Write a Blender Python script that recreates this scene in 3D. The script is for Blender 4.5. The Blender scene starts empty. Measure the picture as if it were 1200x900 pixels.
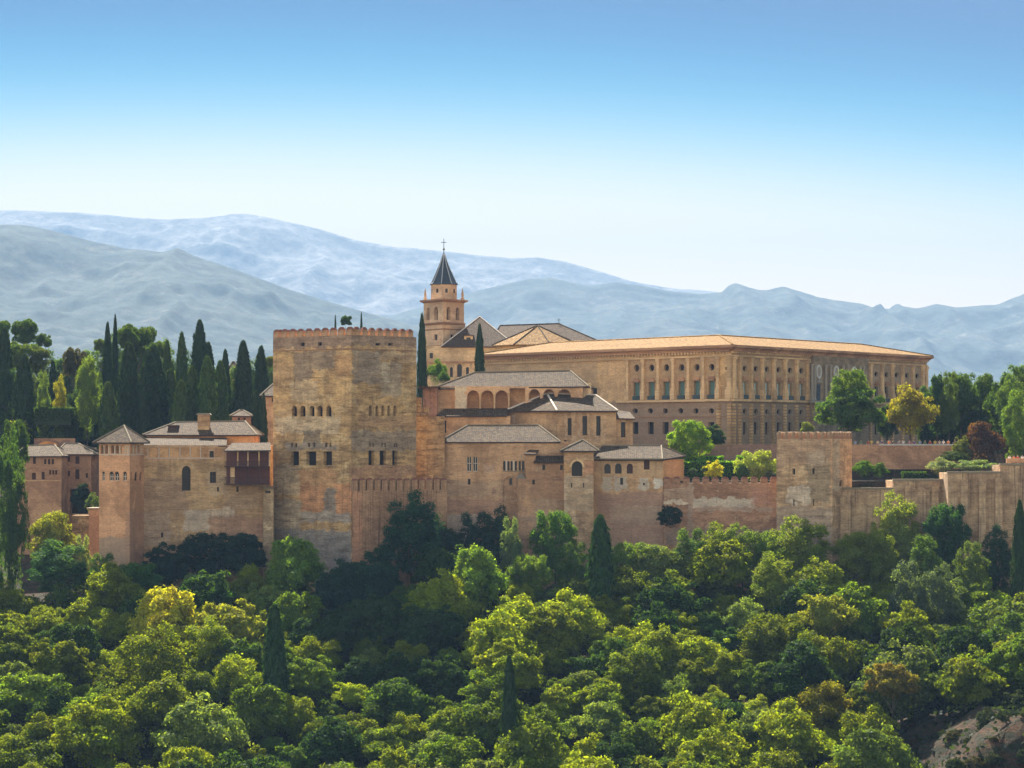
import bpy, bmesh, math, random
import numpy as np
from mathutils import Vector, Matrix
R = math.radians
random.seed(7)
F, CX, HY = 3000.0, 600.0, 512.0          # the lens in pixels of the 1200 x 900 photograph, its axis and its horizon
sc = bpy.context.scene
C = bpy.context.scene.collection

# ------------------------------------------------------------------ camera, sky, sun, exposure
cam = bpy.data.cameras.new('camera'); camo = bpy.data.objects.new('camera', cam); C.objects.link(camo)
cam.sensor_width = 36; cam.lens = 36*F/1200; cam.shift_y = (HY-450)/1200
cam.clip_start = 1; cam.clip_end = 40000
camo.location = (0, 0, 0); camo.rotation_euler = (R(90), 0, 0)
sc.camera = camo
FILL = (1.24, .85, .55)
SUN_EL, SUN_AZ = 44, -13                  # degrees; azimuth from the view axis, negative = from the left, behind the buildings
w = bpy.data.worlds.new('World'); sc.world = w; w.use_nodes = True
nt = w.node_tree; nt.nodes.clear()
out = nt.nodes.new('ShaderNodeOutputWorld'); bg = nt.nodes.new('ShaderNodeBackground')
sky = nt.nodes.new('ShaderNodeTexSky'); sky.sky_type = 'NISHITA'; sky.sun_disc = False
sky.sun_elevation = R(SUN_EL); sky.sun_rotation = R(SUN_AZ)
sky.altitude = 800; sky.air_density = 1.0; sky.dust_density = 0.25; sky.ozone_density = 2.5
# the clear summer sky: white just over the ridges, deep blue higher up on the mountain side; the sky overhead and behind the viewpoint is raised and warmed as added fill for the shade
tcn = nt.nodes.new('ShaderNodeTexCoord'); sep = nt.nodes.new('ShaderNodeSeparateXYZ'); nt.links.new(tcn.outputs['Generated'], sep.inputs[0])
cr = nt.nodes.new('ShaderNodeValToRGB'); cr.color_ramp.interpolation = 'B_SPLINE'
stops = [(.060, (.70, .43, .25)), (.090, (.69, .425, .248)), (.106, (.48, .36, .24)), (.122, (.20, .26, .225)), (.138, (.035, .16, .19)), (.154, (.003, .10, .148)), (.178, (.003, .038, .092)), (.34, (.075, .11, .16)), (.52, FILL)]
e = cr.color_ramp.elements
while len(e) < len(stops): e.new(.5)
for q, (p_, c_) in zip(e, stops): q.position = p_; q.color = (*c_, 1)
def wm(op, a, b):
    x = nt.nodes.new('ShaderNodeMath'); x.operation = op
    for i_, v in enumerate((a, b)):
        if isinstance(v, (int, float)): x.inputs[i_].default_value = v
        else: nt.links.new(v, x.inputs[i_])
    return x.outputs[0]
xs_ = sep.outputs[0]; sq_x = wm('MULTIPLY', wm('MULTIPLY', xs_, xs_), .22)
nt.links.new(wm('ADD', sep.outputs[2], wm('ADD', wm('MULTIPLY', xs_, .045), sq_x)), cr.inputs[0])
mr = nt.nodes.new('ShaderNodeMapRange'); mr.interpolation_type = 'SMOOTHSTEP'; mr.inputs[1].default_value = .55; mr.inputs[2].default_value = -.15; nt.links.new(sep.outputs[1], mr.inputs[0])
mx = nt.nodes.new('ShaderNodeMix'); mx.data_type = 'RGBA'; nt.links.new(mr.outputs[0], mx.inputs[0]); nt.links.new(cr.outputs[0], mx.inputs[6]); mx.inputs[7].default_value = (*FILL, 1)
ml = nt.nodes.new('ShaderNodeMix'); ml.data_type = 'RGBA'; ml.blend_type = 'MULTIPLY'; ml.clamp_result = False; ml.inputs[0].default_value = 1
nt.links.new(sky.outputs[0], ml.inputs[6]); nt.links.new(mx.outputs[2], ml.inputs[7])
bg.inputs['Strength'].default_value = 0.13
# the added fill behind the viewpoint is weighted brighter on the left, dimmer on the right
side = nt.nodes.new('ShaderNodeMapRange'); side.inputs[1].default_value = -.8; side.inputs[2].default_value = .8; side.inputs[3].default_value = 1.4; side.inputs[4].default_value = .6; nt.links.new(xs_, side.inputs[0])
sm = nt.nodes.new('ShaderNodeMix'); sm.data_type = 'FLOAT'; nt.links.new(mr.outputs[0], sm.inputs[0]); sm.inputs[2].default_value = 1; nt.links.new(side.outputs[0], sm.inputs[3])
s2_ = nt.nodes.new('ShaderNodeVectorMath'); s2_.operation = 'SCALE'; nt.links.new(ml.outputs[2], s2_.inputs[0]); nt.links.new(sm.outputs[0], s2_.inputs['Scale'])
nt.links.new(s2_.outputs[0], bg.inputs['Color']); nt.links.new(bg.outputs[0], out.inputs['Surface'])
sl = bpy.data.lights.new('sun', 'SUN'); sl.energy = 5.0; sl.angle = R(0.5); sl.color = (1.0, 0.93, 0.80)
so = bpy.data.objects.new('sun', sl); C.objects.link(so)
sd = Vector((math.sin(R(SUN_AZ))*math.cos(R(SUN_EL)), math.cos(R(SUN_AZ))*math.cos(R(SUN_EL)), math.sin(R(SUN_EL))))
so.rotation_euler = sd.to_track_quat('Z', 'Y').to_euler(); so.location = (0, 300, 200)
sc.view_settings.view_transform = 'Standard'; sc.view_settings.look = 'None'
sc.view_settings.exposure = 1.88; sc.view_settings.gamma = 1; sc.view_settings.use_curve_mapping = False
sc.render.engine = 'CYCLES'
cy = sc.cycles
cy.use_denoising = True; cy.max_bounces = 5; cy.diffuse_bounces = 3; cy.glossy_bounces = 2; cy.transmission_bounces = 3
cy.transparent_max_bounces = 6; cy.volume_bounces = 1; cy.caustics_reflective = False; cy.caustics_refractive = False
cy.use_light_tree = False

# ------------------------------------------------------------------ mesh helpers
def X(px, Y): return (px-CX)/F*Y
def Z(py, Y): return (HY-py)/F*Y
def W(px, Y): return (X(px, Y), Y)
def P(px, py, Y): return Vector((X(px, Y), Y, Z(py, Y)))

class MB:
    def __init__(s): s.v = []; s.f = []; s.uv = []; s.m = []
    def face(s, pts, uv=None, m=0):
        i = len(s.v); s.v += [tuple(p) for p in pts]; s.f.append(tuple(range(i, i+len(pts))))
        s.uv.append(uv if uv else [(p[0]+p[1], p[2]) for p in pts]); s.m.append(m)
    def box(s, c, sx, sy, sz, ang=0, m=0, top=1.0):
        """box whose base centre is c; top scales the upper face"""
        ca, sa = math.cos(ang), math.sin(ang)
        def q(x, y, z): return (c[0]+x*ca-y*sa, c[1]+x*sa+y*ca, c[2]+z)
        a, b = sx/2, sy/2; t = top
        lo = [q(-a, -b, 0), q(a, -b, 0), q(a, b, 0), q(-a, b, 0)]
        hi = [q(-a*t, -b*t, sz), q(a*t, -b*t, sz), q(a*t, b*t, sz), q(-a*t, b*t, sz)]
        for i in range(4):
            j = (i+1) % 4; L = sx if i % 2 == 0 else sy
            s.face([lo[i], lo[j], hi[j], hi[i]], [(0, lo[i][2]), (L, lo[i][2]), (L, hi[i][2]), (0, hi[i][2])], m)
        s.face(hi, None, m); s.face(lo[::-1], None, m)
    def prism(s, poly, n, d, m=0):
        """poly (3D points, counter-clockwise seen from the tip of n) pushed out along n by d"""
        n = Vector(n); hi = [Vector(p)+n*d for p in poly]; lo = [Vector(p) for p in poly]
        s.face(hi, None, m); s.face(lo[::-1], None, m)
        k = len(poly)
        for i in range(k):
            j = (i+1) % k; s.face([lo[i], lo[j], hi[j], hi[i]], None, m)
    def tube(s, pts, rad, n=6, m=0):
        rings = []
        for i, p in enumerate(pts):
            p = Vector(p); a = Vector(pts[max(i-1, 0)]); b = Vector(pts[min(i+1, len(pts)-1)])
            d = (b-a).normalized(); u = d.orthogonal().normalized(); v = d.cross(u)
            r = rad[i] if isinstance(rad, (list, tuple)) else rad
            rings.append([p+(u*math.cos(2*math.pi*k/n)+v*math.sin(2*math.pi*k/n))*r for k in range(n)])
        for a, b in zip(rings, rings[1:]):
            for k in range(n): s.face([a[k], a[(k+1) % n], b[(k+1) % n], b[k]], None, m)
        s.face(rings[0][::-1], None, m); s.face(rings[-1], None, m)
    def lathe(s, c, prof, n=12, m=0, ang0=0):
        """prof = [(radius, z)...] from the bottom up around the vertical through c"""
        rings = [[(c[0]+r*math.cos(ang0+2*math.pi*k/n), c[1]+r*math.sin(ang0+2*math.pi*k/n), c[2]+z) for k in range(n)] for r, z in prof]
        for a, b in zip(rings, rings[1:]):
            for k in range(n): s.face([a[k], a[(k+1) % n], b[(k+1) % n], b[k]], None, m)
        s.face(rings[0][::-1], None, m); s.face(rings[-1], None, m)
    def mesh(s, name, mats, off=(0, 0, 0)):
        me = bpy.data.meshes.new(name)
        ox, oy, oz = off
        me.from_pydata([(x-ox, y-oy, z-oz) for x, y, z in s.v], [], s.f)
        l = me.uv_layers.new(name='UVMap')
        flat = [c for f in s.uv for p in f for c in p]
        l.data.foreach_set('uv', flat)
        for mt in (mats if isinstance(mats, (list, tuple)) else [mats]): me.materials.append(mt)
        me.polygons.foreach_set('material_index', s.m)
        me.update(); return me

def wloc(o):
    v = Vector((0, 0, 0))
    while o: v += o.location; o = o.parent
    return v
def obj(name, mb, mat, parent=None, smooth=False):
    """links one mesh object; its points are given in world space"""
    off = wloc(parent) if parent else Vector((0, 0, 0))
    if isinstance(mb, MB):
        if parent is None and mb.v:
            a = np.array(mb.v); off = Vector((a[:, 0].mean(), a[:, 1].mean(), a[:, 2].min()))
        me = mb.mesh(name, mat, off)
    else: me = mb
    o = bpy.data.objects.new(name, me); C.objects.link(o)
    if parent: o.parent = parent
    else: o.location = off
    if smooth: me.polygons.foreach_set('use_smooth', [True]*len(me.polygons))
    return o
def tag(o, label=None, cat=None, group=None, kind=None):
    if label: o['label'] = label
    if cat: o['category'] = cat
    if group: o['group'] = group
    if kind: o['kind'] = kind
    return o
def thing(name, label, cat, loc, group=None):
    o = bpy.data.objects.new(name, None); C.objects.link(o); o.empty_display_size = 0.5
    o.location = loc; return tag(o, label, cat, group)

# ------------------------------------------------------------------ materials
class NT:
    def __init__(s, name, rough=0.9):
        s.mat = bpy.data.materials.new(name); s.mat.use_nodes = True; s.t = s.mat.node_tree
        s.b = s.t.nodes['Principled BSDF']; s.b.inputs['Roughness'].default_value = rough
        s.b.inputs['Specular IOR Level'].default_value = 0.25
    def n(s, k, **kw):
        x = s.t.nodes.new(k)
        for a, v in kw.items(): setattr(x, a, v)
        return x
    def link(s, a, b): s.t.links.new(a, b)
    def put(s, sock, v):
        if hasattr(v, 'is_linked') or hasattr(v, 'links'): s.link(v, sock)
        else: sock.default_value = v
    def math(s, op, a, b=0.0, clamp=False):
        x = s.n('ShaderNodeMath', operation=op, use_clamp=clamp); s.put(x.inputs[0], a); s.put(x.inputs[1], b); return x.outputs[0]
    def uv(s): return s.n('ShaderNodeUVMap').outputs[0]
    def objco(s): return s.n('ShaderNodeTexCoord').outputs['Object']
    def scale(s, v, sc_, loc=(0, 0, 0)):
        x = s.n('ShaderNodeMapping'); s.link(v, x.inputs[0]); x.inputs['Scale'].default_value = sc_; x.inputs['Location'].default_value = loc; return x.outputs[0]
    def noise(s, v, sc_=1.0, det=4.0, rough=0.6, dist=0.0):
        x = s.n('ShaderNodeTexNoise'); s.link(v, x.inputs['Vector']); x.inputs['Scale'].default_value = sc_
        x.inputs['Detail'].default_value = det; x.inputs['Roughness'].default_value = rough; x.inputs['Distortion'].default_value = dist
        return x.outputs['Fac']
    def ramp(s, f, lo, hi, a=0.0, b=1.0):
        x = s.n('ShaderNodeMapRange', interpolation_type='SMOOTHSTEP'); s.put(x.inputs[0], f)
        x.inputs[1].default_value = lo; x.inputs[2].default_value = hi; x.inputs[3].default_value = a; x.inputs[4].default_value = b; return x.outputs[0]
    def mix(s, f, a, b, blend='MIX'):
        x = s.n('ShaderNodeMix', data_type='RGBA', blend_type=blend, clamp_factor=True)
        s.put(x.inputs[0], f)
        for k, v in ((6, a), (7, b)):
            if isinstance(v, tuple) and len(v) == 3: v = (*v, 1)
            s.put(x.inputs[k], v)
        return x.outputs[2]
    def bump(s, h, st=0.5, d=0.1):
        x = s.n('ShaderNodeBump'); s.put(x.inputs['Height'], h); x.inputs['Strength'].default_value = st; x.inputs['Distance'].default_value = d
        s.link(x.outputs[0], s.b.inputs['Normal'])
    def base(s, c):
        if isinstance(c, tuple) and len(c) == 3: c = (*c, 1)
        s.put(s.b.inputs['Base Color'], c)

def flat(name, c, rough=0.8, var=0.25, sc_=2.0, metal=0):
    s = NT(name, rough); o = s.objco()
    s.base(s.mix(s.noise(o, sc_, 5), tuple(x*(1-var) for x in c), tuple(min(1, x*(1+var)) for x in c)))
    s.b.inputs['Metallic'].default_value = metal
    return s.mat

def wallmat(name, c1, c2, c3=None, patch=0.58, strata=0.5, stain=0.4, course=0.35, patches=(), seed=0, bump=0.5, streak=0.0):
    """old rammed earth, brick and plaster: c1/c2 the two body tones, c3 plaster left in patches; UV in metres (along, height)"""
    def warm(c):
        if not c: return c
        l = .3*c[0]+.6*c[1]+.1*c[2]; k = .18; return (min(.75, (c[0]*(1-k)+l*1.33*k)*1.36), (c[1]*(1-k)+l*.98*k)*1.27, (c[2]*(1-k)+l*.66*k)*1.08)
    c1, c2, c3 = warm(c1), warm(c2), warm(c3); patches = [(*q[:4], tuple(min(.75, x*1.28) for x in q[4]), q[5]) for q in patches]; course *= .3
    s = NT(name, 0.95); uv0 = s.uv(); uv = s.scale(uv0, (1, 1, 1), (seed*17.3, seed*5.1, 0))
    big = s.noise(uv, 0.16, 5, 0.6, 0.6)
    col = s.mix(s.ramp(big, 0.42, 0.58), tuple(x*1.12 for x in c1), tuple(x*.88 for x in c2))
    st = s.noise(s.scale(uv, (0.22, 1.7, 1)), 1.0, 5, 0.65, 0.4)
    col = s.mix(s.ramp(st, 0.34, 0.72, 0, strata*.8), col, tuple(min(0.8, x*1.55) for x in c1))
    if c3:
        pn = s.noise(uv, 0.33, 8, 0.68, 0.5)
        col = s.mix(s.ramp(pn, patch, patch+0.05, 0, 0.85), col, c3)
    en = s.n('ShaderNodeTexNoise'); s.link(uv, en.inputs['Vector']); en.inputs['Scale'].default_value = 0.9; en.inputs['Detail'].default_value = 6
    off = s.n('ShaderNodeVectorMath', operation='SUBTRACT'); s.link(en.outputs['Color'], off.inputs[0]); off.inputs[1].default_value = (0.5, 0.5, 0.5)
    mul = s.n('ShaderNodeVectorMath', operation='SCALE'); s.link(off.outputs[0], mul.inputs[0]); mul.inputs['Scale'].default_value = 2.2
    add = s.n('ShaderNodeVectorMath', operation='ADD'); s.link(uv0, add.inputs[0]); s.link(mul.outputs[0], add.inputs[1])
    if patches:
        sp = s.n('ShaderNodeSeparateXYZ'); s.link(add.outputs[0], sp.inputs[0])
        for (u0, u1, v0, v1, pc, pf) in patches:
            e = 0.12
            m = s.math('MULTIPLY', s.ramp(sp.outputs[0], u0-e, u0+e), s.ramp(sp.outputs[0], u1-e, u1+e, 1, 0))
            m2 = s.math('MULTIPLY', s.ramp(sp.outputs[1], v0-e, v0+e), s.ramp(sp.outputs[1], v1-e, v1+e, 1, 0))
            m = s.math('MULTIPLY', m, m2)
            col = s.mix(s.math('MULTIPLY', m, pf), col, pc)
    # courses of stone and brick
    br = s.n('ShaderNodeTexBrick'); 
    m3 = s.n('ShaderNodeVectorMath', operation='SCALE'); s.link(off.outputs[0], m3.inputs[0]); m3.inputs['Scale'].default_value = 0.5
    a3 = s.n('ShaderNodeVectorMath', operation='ADD'); s.link(uv, a3.inputs[0]); s.link(m3.outputs[0], a3.inputs[1]); s.link(a3.outputs[0], br.inputs['Vector']); br.inputs['Scale'].default_value = 1.0
    br.inputs['Brick Width'].default_value = 1.7; br.inputs['Row Height'].default_value = 0.62; br.inputs['Mortar Size'].default_value = 0.05; br.inputs['Mortar Smooth'].default_value = 0.6
    br.inputs['Color1'].default_value = (0.72, 0.70, 0.68, 1); br.inputs['Color2'].default_value = (1.12, 1.1, 1.05, 1); br.inputs['Mortar'].default_value = (0.62, 0.58, 0.55, 1)
    col = s.mix(course, col, br.outputs['Color'], 'MULTIPLY')
    fine = s.noise(s.scale(uv, (1.3, 3.0, 1)), 1.5, 6, 0.75)
    col = s.mix(0.9, col, s.mix(s.ramp(fine, 0.3, 0.75), (0.74, 0.71, 0.69), (1.2, 1.19, 1.17)), 'MULTIPLY')
    mid = s.noise(s.scale(uv, (0.35, 0.8, 1)), 1.0, 7, 0.72)
    col = s.mix(1.0, col, s.mix(s.ramp(mid, 0.34, 0.64), tuple(1-x*min(1, strata*1.4+.12) for x in (.34, .37, .38)), tuple(1+x*min(1, strata*1.4+.12) for x in (.22, .2, .14))), 'MULTIPLY')
    sn = s.noise(s.scale(uv, (1.6, 0.13, 1)), 1.0, 5, 0.7)
    col = s.mix(s.ramp(sn, 0.5, 0.72, 0, stain), col, tuple(x*0.42 for x in c2))
    blot = s.noise(uv, 0.75, 6, 0.7, 0.3)
    col = s.mix(s.ramp(blot, 0.60, 0.72, 0, 0.55), col, tuple(x*0.45 for x in c1))
    ck = s.noise(s.scale(uv, (0.28, 2.1, 1)), 1.0, 6, 0.72, 0.8)
    col = s.mix(s.ramp(ck, 0.57, 0.63, 0, min(.7, strata+.1)), col, tuple(x*0.42 for x in c2))
    sk = s.noise(s.scale(uv, (1.2, 2.2, 1)), 1.1, 8, 0.8)
    col = s.mix(s.ramp(sk, 0.60, 0.68, 0, min(.6, strata)), col, tuple(min(.75, x*1.9) for x in (c3 or c1)))
    if streak:
        k = s.noise(s.scale(uv, (3.2, 0.05, 1)), 1.0, 3, 0.6)
        col = s.mix(s.ramp(k, 0.54, 0.62, 0, streak), col, tuple(x*0.3 for x in c2))
    s.base(col)
    h = s.math('ADD', s.math('MULTIPLY', fine, 0.6), st)
    s.bump(h, bump, 0.25)
    return s.mat

def tilemat(name, c1, c2, c3):
    s = NT(name, 0.9); uv = s.uv()
    br = s.n('ShaderNodeTexBrick'); s.link(uv, br.inputs['Vector']); br.inputs['Scale'].default_value = 1.0
    br.inputs['Brick Width'].default_value = 0.34; br.inputs['Row Height'].default_value = 0.42; br.inputs['Mortar Size'].default_value = 0.05; br.offset = 0
    br.inputs['Color1'].default_value = (*c1, 1); br.inputs['Color2'].default_value = (*c2, 1); br.inputs['Mortar'].default_value = (*[x*0.35 for x in c1], 1)
    col = s.mix(s.ramp(s.noise(uv, 1.1, 6, 0.8), 0.42, 0.62), br.outputs['Color'], c3)
    col = s.mix(s.ramp(s.noise(uv, 0.28, 5, 0.7), 0.5, 0.68, 0, 0.55), col, tuple(x*0.55 for x in c1))
    col = s.mix(1.0, col, s.mix(s.ramp(s.noise(s.scale(uv, (1.6, 1, 1)), 1.6, 6, 0.8), .35, .65), (0.42, 0.38, 0.36), (1.6, 1.55, 1.45)), 'MULTIPLY')
    s.base(col)
    wv = s.n('ShaderNodeTexWave', wave_type='BANDS', bands_direction='X', wave_profile='SIN'); s.link(uv, wv.inputs['Vector'])
    wv.inputs['Scale'].default_value = 1.5; wv.inputs['Distortion'].default_value = 0.4
    s.bump(s.math('ADD', wv.outputs['Fac'], s.noise(uv, 3.0, 5, .8)), 0.6, 0.12)
    return s.mat

def leafmat(name, trans=0.45, gloss=0.06):
    s = NT(name, 0.6); t = s.t
    oi = s.n('ShaderNodeObjectInfo'); geo = s.n('ShaderNodeNewGeometry'); tc = s.objco()
    hs = s.n('ShaderNodeHueSaturation')
    hs.inputs['Hue'].default_value = 0.5
    s.put(hs.inputs['Hue'], s.math('ADD', s.math('MULTIPLY', s.noise(tc, 1.6, 3), 0.09), 0.455))
    s.put(hs.inputs['Value'], s.math('ADD', s.math('MULTIPLY', geo.outputs['Random Per Island'], 0.6), 0.7))
    s.link(oi.outputs['Color'], hs.inputs['Color'])
    d = s.n('ShaderNodeBsdfDiffuse'); tr = s.n('ShaderNodeBsdfTranslucent'); g = s.n('ShaderNodeBsdfGlossy'); g.inputs['Roughness'].default_value = 0.42
    s.link(hs.outputs[0], d.inputs['Color'])
    ty = s.mix(1.0, hs.outputs[0], (1.35, 1.3, 0.35), 'MULTIPLY'); s.link(ty, tr.inputs['Color'])
    g.inputs['Color'].default_value = (0.9, 0.95, 1, 1)
    m1 = s.n('ShaderNodeMixShader'); m1.inputs[0].default_value = trans; s.link(d.outputs[0], m1.inputs[1]); s.link(tr.outputs[0], m1.inputs[2])
    m2 = s.n('ShaderNodeMixShader'); m2.inputs[0].default_value = gloss; s.link(m1.outputs[0], m2.inputs[1]); s.link(g.outputs[0], m2.inputs[2])
    s.link(m2.outputs[0], t.nodes['Material Output'].inputs['Surface']); t.nodes.remove(s.b)
    return s.mat

# ------------------------------------------------------------------ walls with openings
class Side:
    def __init__(s, A, B, u0):
        s.A, s.B, s.u0 = A, B, u0
        dx, dy = B[0]-A[0], B[1]-A[1]; s.L = math.hypot(dx, dy); s.d = (dx/s.L, dy/s.L); s.n = (s.d[1], -s.d[0])
    def u(s, px):
        k = (px-CX)/F
        return (k*s.A[1]-s.A[0])/(s.d[0]-k*s.d[1])
    def pt(s, u, z, out=0.0):
        return Vector((s.A[0]+s.d[0]*u+s.n[0]*out, s.A[1]+s.d[1]*u+s.n[1]*out, z))
    def z(s, px, py):
        u = s.u(px); return (HY-py)/F*(s.A[1]+s.d[1]*u)
    def rect(s, x0, x1, y0, y1):
        xm = (x0+x1)/2
        return s.u(x0), s.u(x1), s.z(xm, y1), s.z(xm, y0)
    def patch(s, x0, x1, y0, y1, c, f=1.0):
        u0, u1, z0, z1 = s.rect(x0, x1, y0, y1); return (u0+s.u0, u1+s.u0, z0, z1, c, f)
    def ang(s): return math.atan2(s.d[1], s.d[0])
def sides(pts):
    r = []; u = 0
    for i in range(len(pts)):
        q = Side(pts[i], pts[(i+1) % len(pts)], u); u += q.L; r.append(q)
    return r
def outline(kind, u0, u1, z0, z1, n=8):
    """counter-clockwise outline in (u, z)"""
    if kind == 'r': return [(u0, z0), (u1, z0), (u1, z1), (u0, z1)]
    um = (u0+u1)/2; r = (u1-u0)/2
    if kind == 'a':
        h = min(r*1.1, z1-z0)
        return [(u0, z0), (u1, z0)]+[(um+r*math.cos(math.pi*k/n), z1-h+h*math.sin(math.pi*k/n)) for k in range(n+1)]
    zm = (z0+z1)/2; h = (z1-z0)/2
    return [(um+r*math.cos(2*math.pi*k/16), zm+h*math.sin(2*math.pi*k/16)) for k in range(16)]
def face_with_holes(mb, sd, z0, z1, ops):
    """ops = [(kind, u0, u1, z0, z1, depth)]"""
    us = sorted(set([0.0, sd.L]+[round(v, 4) for o in ops for v in (o[1], o[2])])); zs = sorted(set([z0, z1]+[round(v, 4) for o in ops for v in (o[3], o[4])]))
    us = [u for u in us if 0 <= u <= sd.L]; zs = [z for z in zs if z0 <= z <= z1]
    def add(q): mb.face([sd.pt(u, z) for u, z in q], [(u+sd.u0, z) for u, z in q])
    for i in range(len(us)-1):
        um = (us[i]+us[i+1])/2
        for j in range(len(zs)-1):
            zm = (zs[j]+zs[j+1])/2
            if any(o[1] < um < o[2] and o[3] < zm < o[4] for o in ops): continue
            add([(us[i], zs[j]), (us[i+1], zs[j]), (us[i+1], zs[j+1]), (us[i], zs[j+1])])
    for (k, a, b, c, d, dep) in ops:
        ol = outline(k, a, b, c, d)
        um, zm = (a+b)/2, (c+d)/2
        if k == 'a':
            arc = ol[2:]
            for p, q in zip(arc, arc[1:]):
                cr = (b, d) if (p[0]+q[0])/2 > um else (a, d); add([p, cr, q])
        if k == 'o':
            for i in range(16):
                p, q = ol[i], ol[(i+1) % 16]; mx, mz = (p[0]+q[0])/2, (p[1]+q[1])/2
                add([p, (b if mx > um else a, d if mz > zm else c), q])
        for i in range(len(ol)):
            p, q = ol[i], ol[(i+1) % len(ol)]
            mb.face([sd.pt(p[0], p[1]), sd.pt(p[0], p[1], -dep), sd.pt(q[0], q[1], -dep), sd.pt(q[0], q[1])],
                    [(p[0]+sd.u0, p[1]), (p[0]+sd.u0+dep, p[1]), (q[0]+sd.u0+dep, q[1]), (q[0]+sd.u0, q[1])])
def walls(root, pts, ztop, zbot, mat, ops=None, name='wall', cap=True, panemat=None):
    """closed body on a footprint (counter-clockwise from above); ops = {side: [dict(k,x0,x1,y0,y1,d,m,n)]} in photo pixels read on that wall's plane"""
    sds = sides(pts); mb = MB(); ops = ops or {}
    wl = []
    for i, sd in enumerate(sds):
        lst = []
        for o in ops.get(i, []):
            u0, u1, z0, z1 = sd.rect(o['x0'], o['x1'], o['y0'], o['y1'])
            lst.append((o.get('k', 'r'), u0, u1, z0, z1, o.get('d', 0.35))); wl.append((sd, lst[-1], o))
        face_with_holes(mb, sd, zbot, ztop, lst)
    if cap: mb.face([(x, y, ztop) for x, y in pts], [(x, y) for x, y in pts])
    body = obj(name, mb, mat, root)
    for sd, (k, u0, u1, z0, z1, dep), o in wl:
        pane(root, sd, k, u0, u1, z0, z1, dep, o.get('m', panemat or M['dark']), o.get('n', 'window'), o.get('fr'))
    return body, sds
def pane(root, sd, k, u0, u1, z0, z1, dep, mat, name='window', frame=None):
    mb = MB(); e = 0.03
    ol = outline(k, u0-e, u1+e, z0-e, z1+e)
    mb.prism([sd.pt(u, z, -dep) for u, z in ol], (sd.n[0], sd.n[1], 0), 0.05)
    w = obj(name, mb, mat, root)
    if frame:
        fm = MB(); t = 0.09
        def bar(a, b, c, d): fm.prism([sd.pt(a, c, -dep+0.06), sd.pt(b, c, -dep+0.06), sd.pt(b, d, -dep+0.06), sd.pt(a, d, -dep+0.06)], (sd.n[0], sd.n[1], 0), 0.06)
        um = (u0+u1)/2; top = z1 if k == 'r' else z1-(u1-u0)/2
        bar(um-t/2, um+t/2, z0, top); bar(u0, u0+t, z0, top); bar(u1-t, u1, z0, top)
        for q in (z0, z0+(top-z0)*0.55): bar(u0+t, um-t/2, q, q+t); bar(um+t/2, u1-t, q, q+t)
        obj('frame', fm, frame, w)
    return w
def O(x0, x1, y0, y1, k='r', **kw): return dict(k=k, x0=x0, x1=x1, y0=y0, y1=y1, **kw)
def merlons(root, sd, z, w_, gap, h, d, mat, capm=None, cap=0.35, u0=0.0, u1=None, name='merlon', inward=True, skipend=False):
    u1 = sd.L if u1 is None else u1; n = max(1, round((u1-u0+gap)/(w_+gap))); w_ = ((u1-u0)+gap)/n-gap
    for i in range(n):
        a = u0+i*(w_+gap); c = sd.pt(a+w_/2, z, -d/2-0.003*(i % 3)); mb = MB()
        hh = h*random.uniform(0.94, 1.03)
        mb.box(c, w_*random.uniform(0.95, 1), d, hh, sd.ang(), 0)
        mb.box((c[0], c[1], c[2]+hh), w_*1.04, d*1.06, cap, sd.ang(), 1 if capm else 0, top=0.45)
        obj(name, mb, [mat, capm or mat], root)
def roof(root, eave, ridge, mat, th=0.22, over=0.5, name='roof', caps=True, capmat=None):
    """hip roof: eave = 4 points counter-clockwise from the front left, ridge = [left, right] points (or one apex)"""
    e = [Vector(p) for p in eave]; r = [Vector(p) for p in ridge]
    if len(r) == 1: r = [r[0], r[0]]
    c = sum(e, Vector())/4; ez = [p.z for p in e]
    e2 = []
    for p in e:
        d = Vector((p.x-c.x, p.y-c.y, 0)); k = 1+over*1.3/max(d.length, 0.1)
        e2.append(Vector((c.x+d.x*k, c.y+d.y*k, p.z-over*0.25)))
    mb = MB()
    def fc(pts):
        a, b = pts[0], pts[1]; du = (b-a); L = du.length; du = du/L; nn = (pts[1]-pts[0]).cross(pts[2]-pts[0]).normalized(); dv = nn.cross(du)
        mb.face(pts, [((p-a).dot(du)+c.x, (p-a).dot(dv)+c.y) for p in pts])
    apex = (r[0]-r[1]).length < 0.01
    if apex:
        for i in range(4): fc([e2[i], e2[(i+1) % 4], r[0]])
    else:
        fc([e2[0], e2[1], r[1], r[0]]); fc([e2[1], e2[2], r[1]]); fc([e2[2], e2[3], r[0], r[1]]); fc([e2[3], e2[0], r[0]])
    lo = [p-Vector((0, 0, th)) for p in e2]
    for i in range(4):
        j = (i+1) % 4; mb.face([lo[i], lo[j], e2[j], e2[i]], None, 1)
    mb.face([Vector(p) for p in lo][::-1], None, 1)
    ro = obj(name, mb, [mat, M['eave']], root)
    if caps:
        up = Vector((0, 0, 0.05)); cm = capmat or M['ridge']; k = MB()
        if not apex: k.tube([r[0]+up, r[1]+up], 0.13, 6)
        for i, q in ((0, r[0]), (1, r[1]), (2, r[1]), (3, r[0])): k.tube([e2[i]+up, q+up], 0.13, 6)
        obj('ridge_cap', k, cm, ro)
    return ro
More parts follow.
